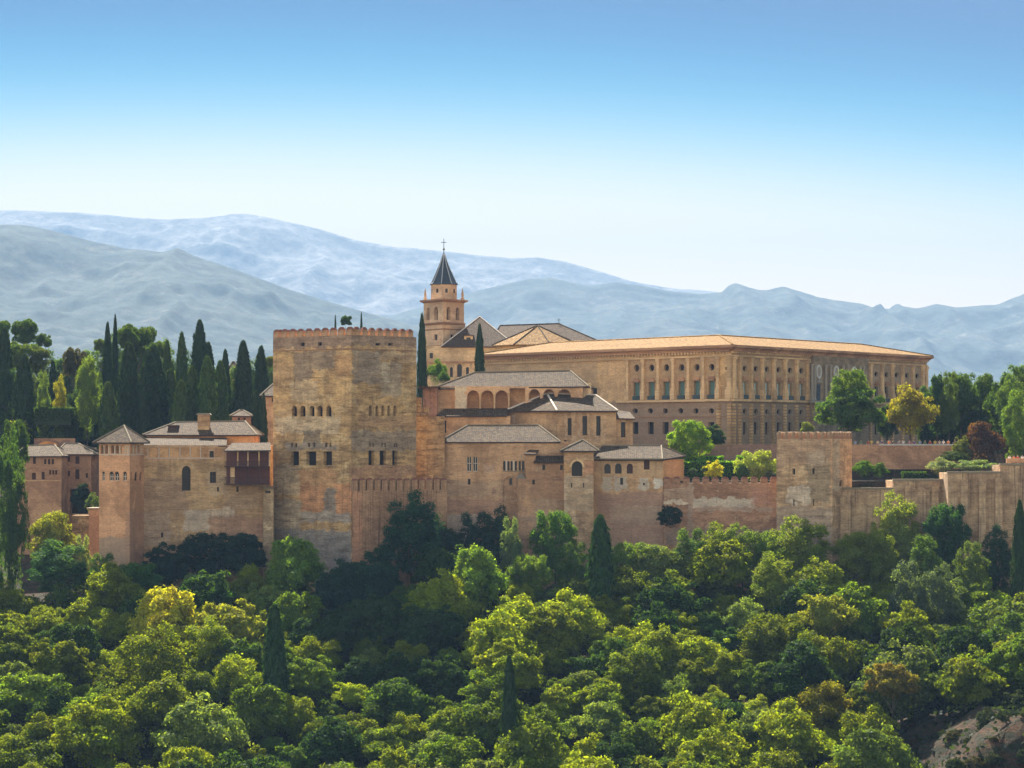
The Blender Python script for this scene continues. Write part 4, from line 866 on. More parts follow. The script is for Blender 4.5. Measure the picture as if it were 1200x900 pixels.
for p in (842.5, 855.3): rust(sL, p, .9)
for sd, xs_, ww in ((sL, xsL, 2.0), (sR, xsR+xsR2, 1.9)):
    for a in xs_:
        u = sd.u(a); mb = MB(); n3 = (sd.n[0], sd.n[1], 0); zb = zw[0][1]+.25
        mb.prism([sd.pt(u-ww/2, zb), sd.pt(u+ww/2, zb), sd.pt(u+ww/2, zb+.28), sd.pt(u-ww/2, zb+.28)], n3, .4)
        mb.prism([sd.pt(u-ww/2*.8, zb+.28), sd.pt(u+ww/2*.8, zb+.28), sd.pt(u+ww/2*.7, zb+.8), sd.pt(u-ww/2*.7, zb+.8)], n3, .2); obj('pediment', mb, M['palred'], pc)
        mb = MB(); mb.prism([sd.pt(u-ww*.45, Z(467, 470)), sd.pt(u+ww*.45, Z(467, 470)), sd.pt(u+ww*.45, Z(467, 470)+.75), sd.pt(u-ww*.45, Z(467, 470)+.75)], n3, .3); obj('balcony_rail', mb, M['iron'], pc)
def course(sd, z0, z1, out_, mat, name='string_course', ua=-.0, ub=None):
    strip(pc, sd, ua-out_*.0, sd.L if ub is None else ub, z0, z1, out_, mat, name)
for sd, ua in ((sL, sL.u(724)), (sR, 0)):
    course(sd, Z(470, 470), Z(467.4, 470), .5, M['palstone'], ua=ua)
    course(sd, Z(488.6, 470), Z(487.6, 470), .12, M['palred'], ua=ua)
for sd in (sL, sR):
    course(sd, Z(417.6, 470), Z(415.8, 470), .35, M['palstone'], 'architrave')
    course(sd, ztop-.25, ztop+.02, .55, M['palred'], 'cornice_bed')
    dn = MB(); k = 0.0
    while k < sd.L-.4:
        dn.prism([sd.pt(k, ztop-.58), sd.pt(k+.38, ztop-.58), sd.pt(k+.38, ztop-.26), sd.pt(k, ztop-.26)], (sd.n[0], sd.n[1], 0), .45); k += .85
    obj('dentils', dn, M['palstone'], pc)
def ring(k, zq):
    cx, cy = sum(p[0] for p in fp)/4, sum(p[1] for p in fp)/4
    out_ = []
    for i in range(4):
        a = sides(fp)[i-1]; b = sides(fp)[i]; n = Vector((a.n[0]+b.n[0], a.n[1]+b.n[1])); n /= (1+a.n[0]*b.n[0]+a.n[1]*b.n[1])
        out_.append(Vector((fp[i][0]+n.x*k, fp[i][1]+n.y*k, zq)))
    return out_
cn = MB()
prof = [ring(.55, ztop+.02), ring(.75, ztop+.3), ring(1.2, ztop+.45), ring(1.2, ztop+.85), ring(.9, ztop+.9)]
for a, b in zip(prof, prof[1:]):
    for i in range(4): cn.face([a[i], a[(i+1) % 4], b[(i+1) % 4], b[i]])
cn.face(prof[0][::-1]); cn.face(prof[-1]); obj('cornice', cn, M['palred'], pc)
rr = [ring(1.1, ztop+.93), ring(-11, ztop+3.35), ring(-22, ztop+1.6)]; mb = MB()
for a, b in zip(rr, rr[1:]):
    for i in range(4): rf([a[i], a[(i+1) % 4], b[(i+1) % 4], b[i]])
mb.face(rr[-1]); ro = obj('roof', mb, M['tile_gold'], pc)
k = MB(); up = Vector((0, 0, .05))
for i in range(4): k.tube([rr[0][i]+up, rr[1][i]+up], .16, 6); k.tube([rr[1][i]+up, rr[1][(i+1) % 4]+up], .16, 6)
obj('ridge_cap', k, M['tile_gold'], ro)
# grey marble portal bay
ua, ub = sR.u(948.5), sR.u(1013)
por = strip(pc, sR, ua, ub, -3, ztop-.3, .9, M['marble_dark'], 'portal_bay')
n3 = (sR.n[0], sR.n[1], 0)
sP = Side(tuple(sR.pt(0, 0, .9)[:2]), tuple(sR.pt(sR.L, 0, .9)[:2]), 0)
for p in (959, 979.5, 1000.5):
    u = sP.u(p); zc = Z(431.5, 470); mb = MB()
    o1 = [(u+1.05*math.cos(2*math.pi*k/24), zc+1.35*math.sin(2*math.pi*k/24)) for k in range(24)]; o2 = [(u+.72*math.cos(2*math.pi*k/24), zc+1.0*math.sin(2*math.pi*k/24)) for k in range(24)]
    for k in range(24): j = (k+1) % 24; mb.prism([sP.pt(*o2[k]), sP.pt(*o1[k]), sP.pt(*o1[j]), sP.pt(*o2[j])], n3, .22)
    md = obj('medallion', mb, M['marble_white'], por); mb = MB(); mb.prism([sP.pt(*q) for q in o2], n3, .1); obj('relief', mb, M['marble'], md)
    mb = MB(); mb.prism([sP.pt(u-.75, zw[0][0]), sP.pt(u+.75, zw[0][0]), sP.pt(u+.75, zw[0][1]), sP.pt(u-.75, zw[0][1])], n3, .05); obj('window', mb, M['dark'], por)
    mb = MB(); mb.prism([sP.pt(u-1.2, zw[0][1]+.3), sP.pt(u+1.2, zw[0][1]+.3), sP.pt(u, zw[0][1]+1.1)], n3, .4); obj('pediment', mb, M['marble'], por)
for p in (950.5, 953.5, 966.5, 972, 987, 992.5, 1007, 1011):
    q = sP.pt(sP.u(p), Z(467, 470), .25); mb = MB(); mb.lathe(q, [(.4, 0), (.28, .5), (.26, 6.3), (.42, 7)], 8); obj('column', mb, M['marble'], por)
strip(por, sP, sP.u(948.5), sP.u(1013), Z(470, 470), Z(467.4, 470), .6, M['marble'], 'string_course')

# octagonal chapel roof of that palace
oc = thing('octagonal_chapel', 'low octagonal chapel with a golden tiled pyramid roof, rising behind the palace corner', 'chapel', (X(630, 536), 536, 8))
cx, cy = X(630, 536), 536; rr_ = 9.2
mb = MB(); mb.lathe((cx, cy, 8), [(rr_, 0), (rr_, Z(404, 527)-8)], 8, ang0=R(22.5-8)); obj('wall', mb, M['palace'], oc)
mb = MB(); zt_ = Z(403.6, 527); pts = [Vector((cx+(rr_+.7)*math.cos(R(14.5)+math.pi*k/4), cy+(rr_+.7)*math.sin(R(14.5)+math.pi*k/4), zt_)) for k in range(8)]; apx = Vector((cx, cy, Z(381.6, 536)))
for k in range(8): rf([pts[k], pts[(k+1) % 8], apx]); mb.face([pts[k]-Vector((0, 0, .3)), pts[(k+1) % 8]-Vector((0, 0, .3)), pts[(k+1) % 8], pts[k]])
mb.face([p-Vector((0, 0, .3)) for p in pts][::-1]); ro = obj('roof', mb, M['tile_gold'], oc)
k = MB()
for p in pts: k.tube([p+up, apx+up], .15, 6)
obj('ridge_cap', k, M['tile'], ro)

# ------------------------------------------------------------------ church
chh = thing('church', 'brick and stone church with a slate-spired bell tower, behind the palace roofs', 'church', (X(540, 566), 566, -3))
M['brick'] = wallmat('church_brick', (0.46, 0.325, 0.24), (0.41, 0.28, 0.205), (0.55, 0.40, 0.28), 0.6, 0.15, 0.3, 0.3, (), 30, 0.3)
M['chst'] = wallmat('church_stone', (0.50, 0.38, 0.26), (0.42, 0.31, 0.21), (0.30, 0.22, 0.15), 0.62, 0.25, 0.3, 0.5, (), 31, 0.3)
fpT = [W(501.5, 565), W(519, 558.5), W(545, 564)]; fpT.append((fpT[0][0]+fpT[2][0]-fpT[1][0], fpT[0][1]+fpT[2][1]-fpT[1][1]))
fpT = [(fpT[0][0]-.6, fpT[0][1]), fpT[1], fpT[2], fpT[3]]
walls(chh, fpT, Z(377.5, 560), -3, M['brick'], {0: [O(508.6, 512.4, 392, 398.6, d=.4)], 1: [O(528, 531.5, 392, 398.6, d=.4)]}, name='tower_base')
fpB = [W(496.5, 565), W(519, 557.8), W(543.8, 564)]; fpB.append((fpB[0][0]+fpB[2][0]-fpB[1][0], fpB[0][1]+fpB[2][1]-fpB[1][1]))
walls(chh, fpB, Z(352, 558), Z(377.5, 560), M['brick'], {0: [O(499.6, 503.4, 360.4, 375, 'a', d=.9), O(508.6, 513.2, 359.4, 375, 'a', d=.9)], 1: [O(523.4, 528, 359.4, 375, 'a', d=.9), O(534.3, 538.4, 360.2, 375, 'a', d=.9)]}, name='belfry')
def quad_ring(root, fp_, z0, z1, o0, o1, mat, name):
    m_ = MB(); sq_ = sides(fp_)
    def rg(k, z):
        r = []
        for i in range(4):
            a, b = sq_[i-1], sq_[i]; n = Vector((a.n[0]+b.n[0], a.n[1]+b.n[1])); n /= (1+a.n[0]*b.n[0]+a.n[1]*b.n[1]); r.append(Vector((fp_[i][0]+n.x*k, fp_[i][1]+n.y*k, z)))
        return r
    a, b, c = rg(o0, z0), rg(o1, (z0+z1)/2), rg(o1, z1)
    for p, q in ((a, b), (b, c)):
        for i in range(4): m_.face([p[i], p[(i+1) % 4], q[(i+1) % 4], q[i]])
    m_.face(a[::-1]); m_.face(c); return obj(name, m_, mat, root)
quad_ring(chh, fpB, Z(353.5, 558), Z(350, 558), .1, .75, M['palred'], 'cornice')
quad_ring(chh, fpB, Z(379.8, 558), Z(377.6, 558), .02, .3, M['palred'], 'string_course')
quad_ring(chh, fpT, Z(386, 558), Z(384.6, 558), .02, .2, M['palred'], 'string_course')
quad_ring(chh, fpT, Z(405.6, 558), Z(404.2, 558), .02, .3, M['palred'], 'string_course')
cxx, cyy = sum(p[0] for p in fpB)/4, sum(p[1] for p in fpB)/4
mb = MB(); mb.lathe((cxx, cyy, Z(350, 558)), [(2.9, 0), (2.9, Z(332, 560)-Z(350, 558))], 8, ang0=R(22.5+14)); dr = obj('drum', mb, M['brick'], chh)
zc = Z(340, 560)
for k in range(8):
    a = R(14)+math.pi*k/4; rr2 = 2.9*math.cos(math.pi/8); mb = MB(); c = (cxx+rr2*math.cos(a), cyy+rr2*math.sin(a), zc-.45)
    mb.box(c, .06, .55, .9, a); obj('window', mb, M['dark'], dr)
mb = MB(); mb.lathe((cxx, cyy, Z(332.6, 560)), [(3.15, 0), (3.15, .18), (2.75, .5), (1.1, 4.1), (.12, 6.9), (.1, 7.3)], 8, ang0=R(22.5+14)); sp_ = obj('spire', mb, M['slate'], chh)
k = MB()
for i in range(8):
    a = R(36.5)+math.pi*i/4; k.tube([(cxx+r_*math.cos(a), cyy+r_*math.sin(a), Z(332.6, 560)+z_) for r_, z_ in ((3.16, .2), (2.78, .53), (1.13, 4.12), (.15, 6.9))], .09, 5)
obj('ridge_cap', k, flat('lead_hips', (.38, .40, .42), .6), sp_)
k = MB(); zt_ = Z(332.6, 560)+7.3; k.tube([(cxx, cyy, zt_-.2), (cxx, cyy, zt_+3.0)], [.09, .05], 6); k.lathe((cxx, cyy, zt_+.3), [(.05, 0), (.25, .2), (.25, .35), (.05, .55)], 8)
k.tube([(cxx-.6, cyy, zt_+2.1), (cxx+.6, cyy, zt_+2.1)], .07, 6); obj('cross', k, M['iron'], chh)
for p in list(sides(fpB))[:4]:
    c = p.pt(0.25, Z(350, 558), -.25); mb = MB(); mb.lathe(c, [(.38, 0), (.38, .5), (.22, .7), (.3, 1.2), (.05, 2.6)], 8); obj('pinnacle', mb, M['brick'], chh)
fpn = [W(500, 554), W(600, 554), (X(600, 554), 590), (X(500, 554)+1, 590)]
s0 = sides(fpn)[0]
walls(chh, fpn, Z(405.5, 554), -3, M['chst'], {0: [O(503.5, 507.3, 413.5, 420, d=.3), O(535.8, 541.3, 426.5, 442, 'a', d=.5)]+[O(a, b, 430, 442, 'a', d=.4) for a, b in ((527.3, 530.7), (546, 549.5))]+[O(560, 563.6, 414, 421, d=.3)]}, name='nave_wall')
for p in (521, 534, 543.5, 552, 568): strip(chh, s0, s0.u(p)-.25, s0.u(p)+.25, -3, Z(424.5, 554), .2, M['chst'], 'pilaster')
strip(chh, s0, s0.u(500), s0.L, Z(425.5, 554), Z(423.5, 554), .35, M['palred'], 'cornice')
roof(chh, [P(519, 405.4, 554), P(603, 405.4, 554), (X(603, 554), 578, Z(405.4, 554)), (X(521, 554), 578, Z(405.4, 554))], [P(562, 371.2, 566)], M['tile_red'], over=.5, capmat=M['white'], name='transept_roof')
roof(chh, [P(575, 404, 572), P(700, 399.5, 574), (X(700, 574), 596, Z(399.5, 574)), (X(570, 574), 596, Z(404, 572))], [P(586, 381.6, 583), P(655, 379.4, 583)], M['tile_red'], over=.5, capmat=M['tile'], name='nave_roof')
dm = MB(); dm.box((X(549, 557), 557.5, Z(399, 557)-.4), 1.9, 2.2, 1.4); k = obj('dormer', dm, M['cream'], chh)
c2 = MB(); c2.box((X(549, 556.4), 556.4, Z(398.2, 557)-.4), .9, .08, .9); obj('window', c2, M['dark'], k)
c2 = MB(); c2.box((X(549, 557), 557.4, Z(399, 557)+1.0), 2.5, 2.6, .2, top=.8); obj('dormer_roof', c2, M['tile_red'], k)
k = MB(); k.tube([(X(655, 583), 583, Z(379.4, 583)), (X(655, 583), 583, Z(373, 583))], .06, 5); k.tube([(X(655, 583)-.4, 583, Z(375, 583)), (X(655, 583)+.4, 583, Z(375, 583))], .05, 5); obj('weather_vane', k, M['iron'], chh)
# ------------------------------------------------------------------ leaves
rng = np.random.default_rng(11)
def unit(v): return v/np.maximum(np.linalg.norm(v, axis=1, keepdims=True), 1e-9)
def leafmesh(name, P_, N_, size, asp=1.6, up=None, jit=0.6, seed=0):
    r = np.random.default_rng(seed); n = len(P_)
    N = unit(N_+r.normal(0, jit, (n, 3))); t = unit(np.cross(N, r.normal(0, 1, (n, 3)))) if up is None else unit(up+r.normal(0, .35, (n, 3)))
    t = unit(t-N*np.sum(t*N, 1, keepdims=True)); b = np.cross(N, t); s = (size*r.uniform(.6, 1.35, n))[:, None]
    V = np.stack([P_-t*s*asp/2, P_+b*s/2, P_+t*s*asp/2+N*s*.15, P_-b*s/2], 1).reshape(-1, 3)
    me = bpy.data.meshes.new(name); me.vertices.add(4*n); me.vertices.foreach_set('co', V.astype(np.float32).ravel())
    me.loops.add(4*n); me.loops.foreach_set('vertex_index', np.arange(4*n, dtype=np.int32)); me.polygons.add(n); me.polygons.foreach_set('loop_start', (np.arange(n)*4).astype(np.int32))
    me.update(calc_edges=True); return me
def sph(r, n):
    v = r.normal(0, 1, (n, 3)); return unit(v)
def broad(seed, nl=34, per=190, lobe=.27, flat_=1.0, tall=1.0, leaf=.062, low=-.35, inner=900):
    """crown of lobes in a unit sphere: returns leaf points and normals"""
    r = np.random.default_rng(seed); P_, N_ = [], []
    a1, a2 = r.uniform(0, 6.28, 2)
    for i in range(nl):
        d = sph(r, 1)[0]
        while d[2] < low: d = sph(r, 1)[0]
        az = math.atan2(d[1], d[0]); k = r.uniform(.55, .92)*(1+.14*math.sin(2*az+a1)+.1*math.sin(3*az+a2))
        c = d*k; lr = lobe*r.uniform(.65, 1.35)
        n = int(per*(lr/lobe)**2); q = sph(r, n); q[:, 2] = np.where(q[:, 2] < -.35, -q[:, 2], q[:, 2])
        sub = np.where(r.random(n) < .16, r.uniform(1.0, 1.45, n), r.uniform(.66, 1.08, n))
        P_.append(c+q*lr*sub[:, None]*np.array([1, 1, .82])); N_.append(q*.8+d*.35+np.array([0, 0, .25]))
    q = sph(r, inner)*r.uniform(.3, .66, inner)[:, None]; P_.append(q); N_.append(unit(q)+.2)
    P_ = np.concatenate(P_)*np.array([1, 1, tall*flat_]); N_ = np.concatenate(N_); return P_, N_, leaf
def cypress(seed, n=5200, w=.13, leaf=.019, top=.0):
    """flame shape, height 1, radius w"""
    r = np.random.default_rng(seed); z = r.uniform(0, 1, n)**.92; az = r.uniform(0, 6.283, n)
    pr = np.where(z < .12, .55+.45*z/.12, np.sqrt(np.clip(1-((z-.12)/.885)**(1.8, 1.3, 1.45, 1.6)[seed % 4], 0, 1)))
    cl = 1+.15*np.sin(az*5+z*17+seed)+.11*np.sin(az*9-z*31)+.10*np.sin(z*52+az*3)*np.sin(az*4+seed)+np.where(r.random(n) < .08, r.uniform(.05, .3, n), 0)
    rad = w*pr*cl*r.uniform(.82, 1.05, n)+r.normal(0, .003, n)
    P_ = np.stack([rad*np.cos(az), rad*np.sin(az), z], 1); N_ = np.stack([np.cos(az), np.sin(az), np.full(n, .25)], 1); return P_, N_, leaf
def pine(seed, leaf=.055):
    """clumped umbrella pine, unit radius"""
    r = np.random.default_rng(seed); P_, N_ = [], []
    for i in range(34):
        a = r.uniform(0, 6.28); k = math.sqrt(r.uniform(0, 1))*.74; c = np.array([k*math.cos(a), k*math.sin(a), r.uniform(-.62, .45)*(1-.3*k)])
        lr = r.uniform(.22, .40); n = int(1500*lr*lr*2.6); q = sph(r, n); q[:, 2] = np.abs(q[:, 2])*np.where(r.random(n) < .8, 1, -.5)
        P_.append(c+q*lr*r.uniform(.7, 1.02, n)[:, None]*np.array([1, 1, .75])); N_.append(q+np.array([0, 0, .3]))
    return np.concatenate(P_), np.concatenate(N_), leaf
LEAF = leafmat('leaves', 0.6, 0.003); LEAFD = leafmat('cypress_leaves', 0.3, 0.004)
def mk(name, t, mat, seed, asp=1.6, up=None, jit=.6):
    P_, N_, lf = t; me = leafmesh(name, P_, N_, lf, asp, np.tile(np.array([0, 0, 1.0]), (len(P_), 1)) if up else None, jit, seed); me.materials.append(mat); return me
CR = [mk('crown', broad(100+i, nl=(78, 92, 64, 105, 84, 74, 98, 70)[i], per=190, leaf=.052, inner=2200, lobe=(.19, .165, .21, .15, .18, .19, .16, .20)[i], tall=(1, .9, 1.05, .95, 1.15, .85, 1.0, 1.1)[i]), LEAF, i, jit=.55) for i in range(8)]
CRT = [mk('crown', broad(200+i, nl=90, lobe=.17, tall=1.7, per=210, low=-.95, leaf=.045, inner=2500), LEAF, 20+i) for i in range(3)]     # tall crowns
CRB = [mk('crown', broad(300+i, nl=50, per=220, lobe=.22, leaf=.05, low=-.05), LEAF, 30+i) for i in range(3)]               # dense low bushes
CRL = [mk('crown', broad(330+i, nl=60, per=110, lobe=.17, leaf=.058, low=-.6, inner=700), LEAF, 35+i) for i in range(3)]     # loose airy crowns
CYP = [mk('crown', cypress(400+i, w=(.13, .12, .14, .11)[i]), LEAFD, 40+i, 2.6, True, .45) for i in range(4)]
PIN = [mk('crown', pine(500+i), LEAF, 50+i) for i in range(3)]
BARK = flat('bark', (.10, .075, .055), .95, .4, 3)
def trunkmesh(h, r0, seed, limbs=4, spread=.45):
    rr3 = random.Random(seed); mb = MB(); b = (rr3.uniform(-.1, .1)*h, rr3.uniform(-.1, .1)*h)
    mb.tube([(0, 0, -.6), (b[0]*.3, b[1]*.3, h*.45), (b[0], b[1], h)], [r0*1.2, r0*.8, r0*.35], 7)
    for i in range(limbs):
        a = rr3.uniform(0, 6.28); z = h*rr3.uniform(.45, .7); L = h*spread
        mb.tube([(b[0]*z/h, b[1]*z/h, z), (b[0]*z/h+math.cos(a)*L*.5, b[1]*z/h+math.sin(a)*L*.5, z+L*.4), (b[0]*z/h+math.cos(a)*L, b[1]*z/h+math.sin(a)*L, z+L*.55)], [r0*.5, r0*.35, r0*.12], 5)
    return mb.mesh('trunk', BARK)
TR = [trunkmesh(1.0, .035, i) for i in range(4)]; TRS = [trunkmesh(1.0, .018, 9, 0)]
ntree = 0
def plant(name, label, cat, x, y, crown, sc3, zc, col, group=None, trunk=None, th=0, rot=None, tilt=0, bz=None, limbs=True):
    """root at the ground; crown mesh scaled by sc3 with its centre zc above the ground"""
    global ntree; ntree += 1
    g = gzf(x, y) if bz is None else bz
    r = thing(name, label, cat, (x, y, g), group)
    c = bpy.data.objects.new('crown' if trunk is not None else 'foliage', crown); C.objects.link(c); c.parent = r; c.location = (0, 0, zc); c.scale = sc3
    c.rotation_euler = (tilt, 0, random.uniform(0, 6.28) if rot is None else rot); c.color = (*col, 1)
    if trunk is not None:
        t = bpy.data.objects.new('trunk', trunk); C.objects.link(t); t.parent = r; t.scale = (sc3[0]*1.25 if limbs else th, sc3[0]*1.25 if limbs else th, th); t.rotation_euler = (0, 0, random.uniform(0, 6.28))
    return r
def lerp(a, b, t): return tuple(x+(y-x)*t for x, y in zip(a, b))
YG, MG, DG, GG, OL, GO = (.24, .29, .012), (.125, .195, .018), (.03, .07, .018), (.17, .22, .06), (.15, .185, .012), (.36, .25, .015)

def cyp(px, ptop, pbot, wpx, Y, label, col=(.020, .040, .020), grp=None, i=0):
    x = X(px, Y); g = gzf(x, Y); zt_ = Z(ptop, Y); h = zt_-g-.4; wd = wpx/2/F*Y; k = CYP[i % 4]; wn = (.13, .12, .14, .11)[i % 4]
    col = (col[0]*1.9, col[1]*1.7, col[2]*1.0)
    return plant('cypress_tree', label, 'cypress', x, Y, k, (wd/wn, wd/wn, h), .4, col, grp, TRS[0], h*.6, limbs=False)
def tree(px, ptop, Y, rpx, label, col, crowns=CR, i=0, asp=1.0, grp=None, name='broadleaf_tree', cat='tree'):
    """crown top at ptop, crown radius rpx pixels at distance Y"""
    col = tuple(c*1.6 for c in col)
    x = X(px, Y); g = gzf(x, Y); r = rpx/F*Y; vs = {id(CR): 1.0, id(CRT): 1.7, id(CRB): .95, id(CRL): 1.0, id(PIN): .75}[id(crowns)]
    if (Y > 438 or 398 < Y < 425) and crowns is not PIN and r > 1.2:
        H = Z(ptop, Y)-g; fl = .5 if 'background' in label else .43
        if fl*H > r*vs*asp: crowns, vs = CRT, 1.7; asp = max(.43*H/(r*1.7), asp/1.7)
    hh = r*vs*asp; zc = Z(ptop, Y)-hh*.98-g; th = max(.6, zc)
    return plant(name, label, cat, x, Y, crowns[i % len(crowns)], (r, r, r*asp), zc, col, grp, TR[i % 4], th*1.05)
def bush(px, ptop, Y, rpx, hpx, label, col, name='shrub', crowns=CRB, i=0, grp=None):
    col = tuple(c*1.4 for c in col)
    x = X(px, Y); g = gzf(x, Y); r = rpx/F*Y; h = hpx/F*Y
    return plant(name, label, 'shrub', x, Y, crowns[i % 3], (r, r, h/.95/1.0), Z(ptop, Y)-h*.95-g, col, grp)

# ------------------------------------------------------------------ left hill garden: cypresses and pines
G1 = 'cypresses on the hill at the left'
for i, (px, t, wpx, Y, lb, dc) in enumerate([
    (28, 416, 25, 476, 'blunt dark cypress column in front of the clumped pine', 0), (62, 424, 14, 500, 'short dark cypress with a rounded tip between two pines', 0),
    (151, 403, 28, 478, 'wide dark cypress in front of the flat-topped pine', 0), (180, 406, 30, 482, 'broad blackish cypress just behind the lookout tower roof', 0),
    (127, 449, 24, 470, 'small cypress whose tip just clears the lookout tower roof', 1), (135, 371, 9, 510, 'thin spiky cypress against the left side of the flat-topped pine', 0),
    (126, 380, 13, 506, 'slender tall cypress left of the flat-topped pine', 0), (213, 391, 16, 492, 'ragged thin cypress left of the tallest cypress', 1),
    (234, 377, 22, 500, 'tallest rounded cypress of the hill group, against the mountains', 0), (244, 403, 22, 500, 'cypress leaning against the right of the tallest one', 0),
    (243, 419, 24, 468, 'mid green cypress above the chimney, light on its edge', 2), (258, 424, 20, 474, 'greenish cypress just right of the chimney', 2),
    (264, 411, 13, 488, 'narrow cypress beside the tiny pale house', 0), (285, 401, 25, 478, 'big dark cypress cone right of the tiny pale house', 0),
    (306, 407, 20, 486, 'dark twin-topped cypress close to the great tower', 0), (225, 430, 18, 470, 'lower dark cypress left of the chimney', 1),
    (212, 446, 18, 466, 'short cypress over the dormer of the long wing', 1), (200, 434, 22, 484, 'cypress with a soft tip behind the dormer', 1),
    (196, 400, 14, 500, 'pale-edged cypress right of the flat-topped pine', 1), (168, 430, 14, 474, 'thin cypress between two broad dark ones', 0), (5, 385, 22, 492, 'dark cypress at the very left edge of the hill', 0),
    (300, 459, 12, 447, 'small dark cypress in front of the gable beside the great tower', 0), (309, 462, 10, 446, 'dark slim cypress touching the great tower wall', 0)]):
    cyp(px, t, 500, wpx, Y, lb, ((.016, .032, .020), (.028, .052, .022), (.03, .06, .024))[dc], G1, i)
for px, t, wpx, Y, lb in ((494.5, 370, 13, 470, 'tall thin cypress standing in front of the church tower'), (562, 382, 14, 480, 'thin cypress before the church roof peak'),
                      (393, 372, 5.2, 470, 'cypress tip poking over the great tower battlements, left of a bushy one'), (423.5, 369, 5.5, 470, 'cypress tip poking over the great tower battlements, right of a bushy one')):
    cyp(px, t, 500, wpx, Y, lb, (.016, .034, .020), 'cypresses among the palaces', int(px))
tree(405.5, 368, 470, 7.5, 'bushy dark tree top showing over the great tower battlements', (.03, .06, .025), PIN, 0, 1.3, name='pine_tree', cat='pine')
G2 = 'pines on the hill at the left'
for i, (px, t, rp_, Y, lb, col, a) in enumerate([
    (30, 369, 17, 520, 'clumped umbrella pine with the highest crown at the far left', (.05, .085, .022), 1.5), (3, 373, 12, 515, 'pine crown cut by the left edge of the picture', (.05, .085, .022), 1.6),
    (52, 388, 10, 522, 'pine clump right of the highest left pine', (.055, .09, .022), 1.4), (24, 396, 20, 505, 'lower light green pine below the highest left pine', (.075, .11, .025), 1.3),
    (46, 404, 14, 505, 'olive pine clump behind the two blunt cypresses', (.075, .095, .028), 1.6), (88, 402, 15, 500, 'brownish flat-topped pine standing free', (.055, .05, .02), 1.9),
    (160, 374, 23, 512, 'large flat-topped stone pine above the cypresses', (.05, .08, .02), 1.5), (150, 380, 14, 508, 'pine lobe at the left shoulder of the flat-topped pine', (.05, .08, .02), 1.6), (184, 396, 13, 510, 'small pine at the right of the flat-topped pine', (.055, .085, .022), 1.5),
    (117, 395, 9, 512, 'pale green pine top left of the slender cypress', (.08, .11, .03), 1.3), (316, 416, 7, 500, 'yellowish pine tip beside the great tower parapet', (.10, .11, .02), 1.5)]):
    tree(px, t, Y, rp_, lb, col, PIN, i, a, G2, 'pine_tree', 'pine')
for i, (px, t, rp_, Y, lb, col, a, cr) in enumerate([
    (102, 408, 16, 474, 'light green poplar between the brown pine and the cypresses', (.10, .14, .03), 2.2, CRL), (52, 441, 11, 474, 'light green conical tree below the small rounded cypress', (.09, .13, .035), 1.6, CRL),
    (70, 446, 10, 476, 'yellow bush tree right of the conical tree', (.20, .19, .02), 1.1, CRL), (36, 430, 17, 490, 'grey-green tree between the two blunt cypresses', (.06, .085, .035), 1.6, CR), (110, 440, 13, 482, 'leafy green tree under the poplar', (.06, .10, .025), 1.8, CR),
    (88, 460, 12, 480, 'dark shrubby tree above the pink houses', (.035, .06, .022), 1.2, CR), (20, 470, 16, 478, 'dark tree above the palm', (.035, .06, .025), 1.3, CR), (68, 492, 9, 474, 'light green shrub above the garden wall', (.09, .13, .03), 1.0, CRL),
    (84, 480, 9, 475, 'olive shrub right of the light green one above the garden wall', (.05, .07, .03), 1.2, CRL), (145, 470, 15, 486, 'undergrowth tree in the gap left of the wide cypress', (.04, .07, .02), 1.3, CR), (205, 470, 14, 488, 'dark filler tree behind the dormer', (.03, .055, .02), 1.2, CR), (275, 455, 16, 492, 'dark green tree below the tiny pale house', (.04, .07, .025), 1.3, CR), (8, 425, 16, 486, 'shaded tree at the left edge under the pines', (.03, .055, .022), 1.6, CR)]):
    tree(px, t, Y, rp_, lb, col, cr, i, a)
for i, (px, t, rp_, lb) in enumerate([(-8, 430, 26, 'at the left edge'), (22, 438, 24, 'behind the blunt cypress'), (50, 432, 22, 'behind the small rounded cypress'), (78, 426, 22, 'behind the yellow bush tree'), (106, 430, 22, 'behind the poplar'), (134, 410, 22, 'under the left half of the flat-topped pine'), (160, 402, 22, 'under the middle of the flat-topped pine'), (186, 418, 22, 'at the right of the flat-topped pine'),
    (212, 432, 22, 'behind the ragged cypress'), (240, 440, 22, 'behind the tallest cypress'), (268, 448, 20, 'below the tiny pale house'), (296, 440, 22, 'between the last two cypresses'), (318, 432, 18, 'behind the great tower left edge')]):
    tree(px, t-14, 536+6*(i % 3), rp_+3, 'dense background tree ' + lb, [(.05, .085, .024), (.065, .105, .024), (.045, .075, .026)][i % 3], CR, i, 1.0, 'dense trees behind the hill cypresses')
for i, (px, t, rp_, lb) in enumerate([(1096, 462, 18, 'right of the palace corner'), (1120, 458, 20, 'behind the tall bushy tree'), (1146, 460, 20, 'behind the flat-topped grove tree'), (1172, 462, 20, 'behind the shadowed grove tree'), (1200, 458, 20, 'behind the right edge trees')]):
    tree(px, t-16, 492, rp_+4, 'dark background tree ' + lb, (.05, .085, .022), CR, i, 1.0, 'background trees beyond the terrace')
for i in range(14):
    px = -8+i*26; Y = 498+3*(i % 3); r = 16/F*Y*1.15
    plant('shrub', 'dark garden shrub ' + ('behind the pink houses' if i < 5 else 'behind the long wing roofs'), 'shrub', X(px, Y), Y, CRB[i % 3], (r, r, r*1.5), r*1.2, (.05, .085, .025), 'dark shrubs under the hill cypresses')
for i in range(7):
    px = 1088+i*20; Y = 488; r = 14/F*Y
    plant('shrub', 'dark shrub closing the gap under the trees beyond the terrace', 'shrub', X(px, Y), Y, CRB[i % 3], (r, r, r*1.6), r*1.2, (.05, .085, .025), 'dark shrubs beyond the terrace')
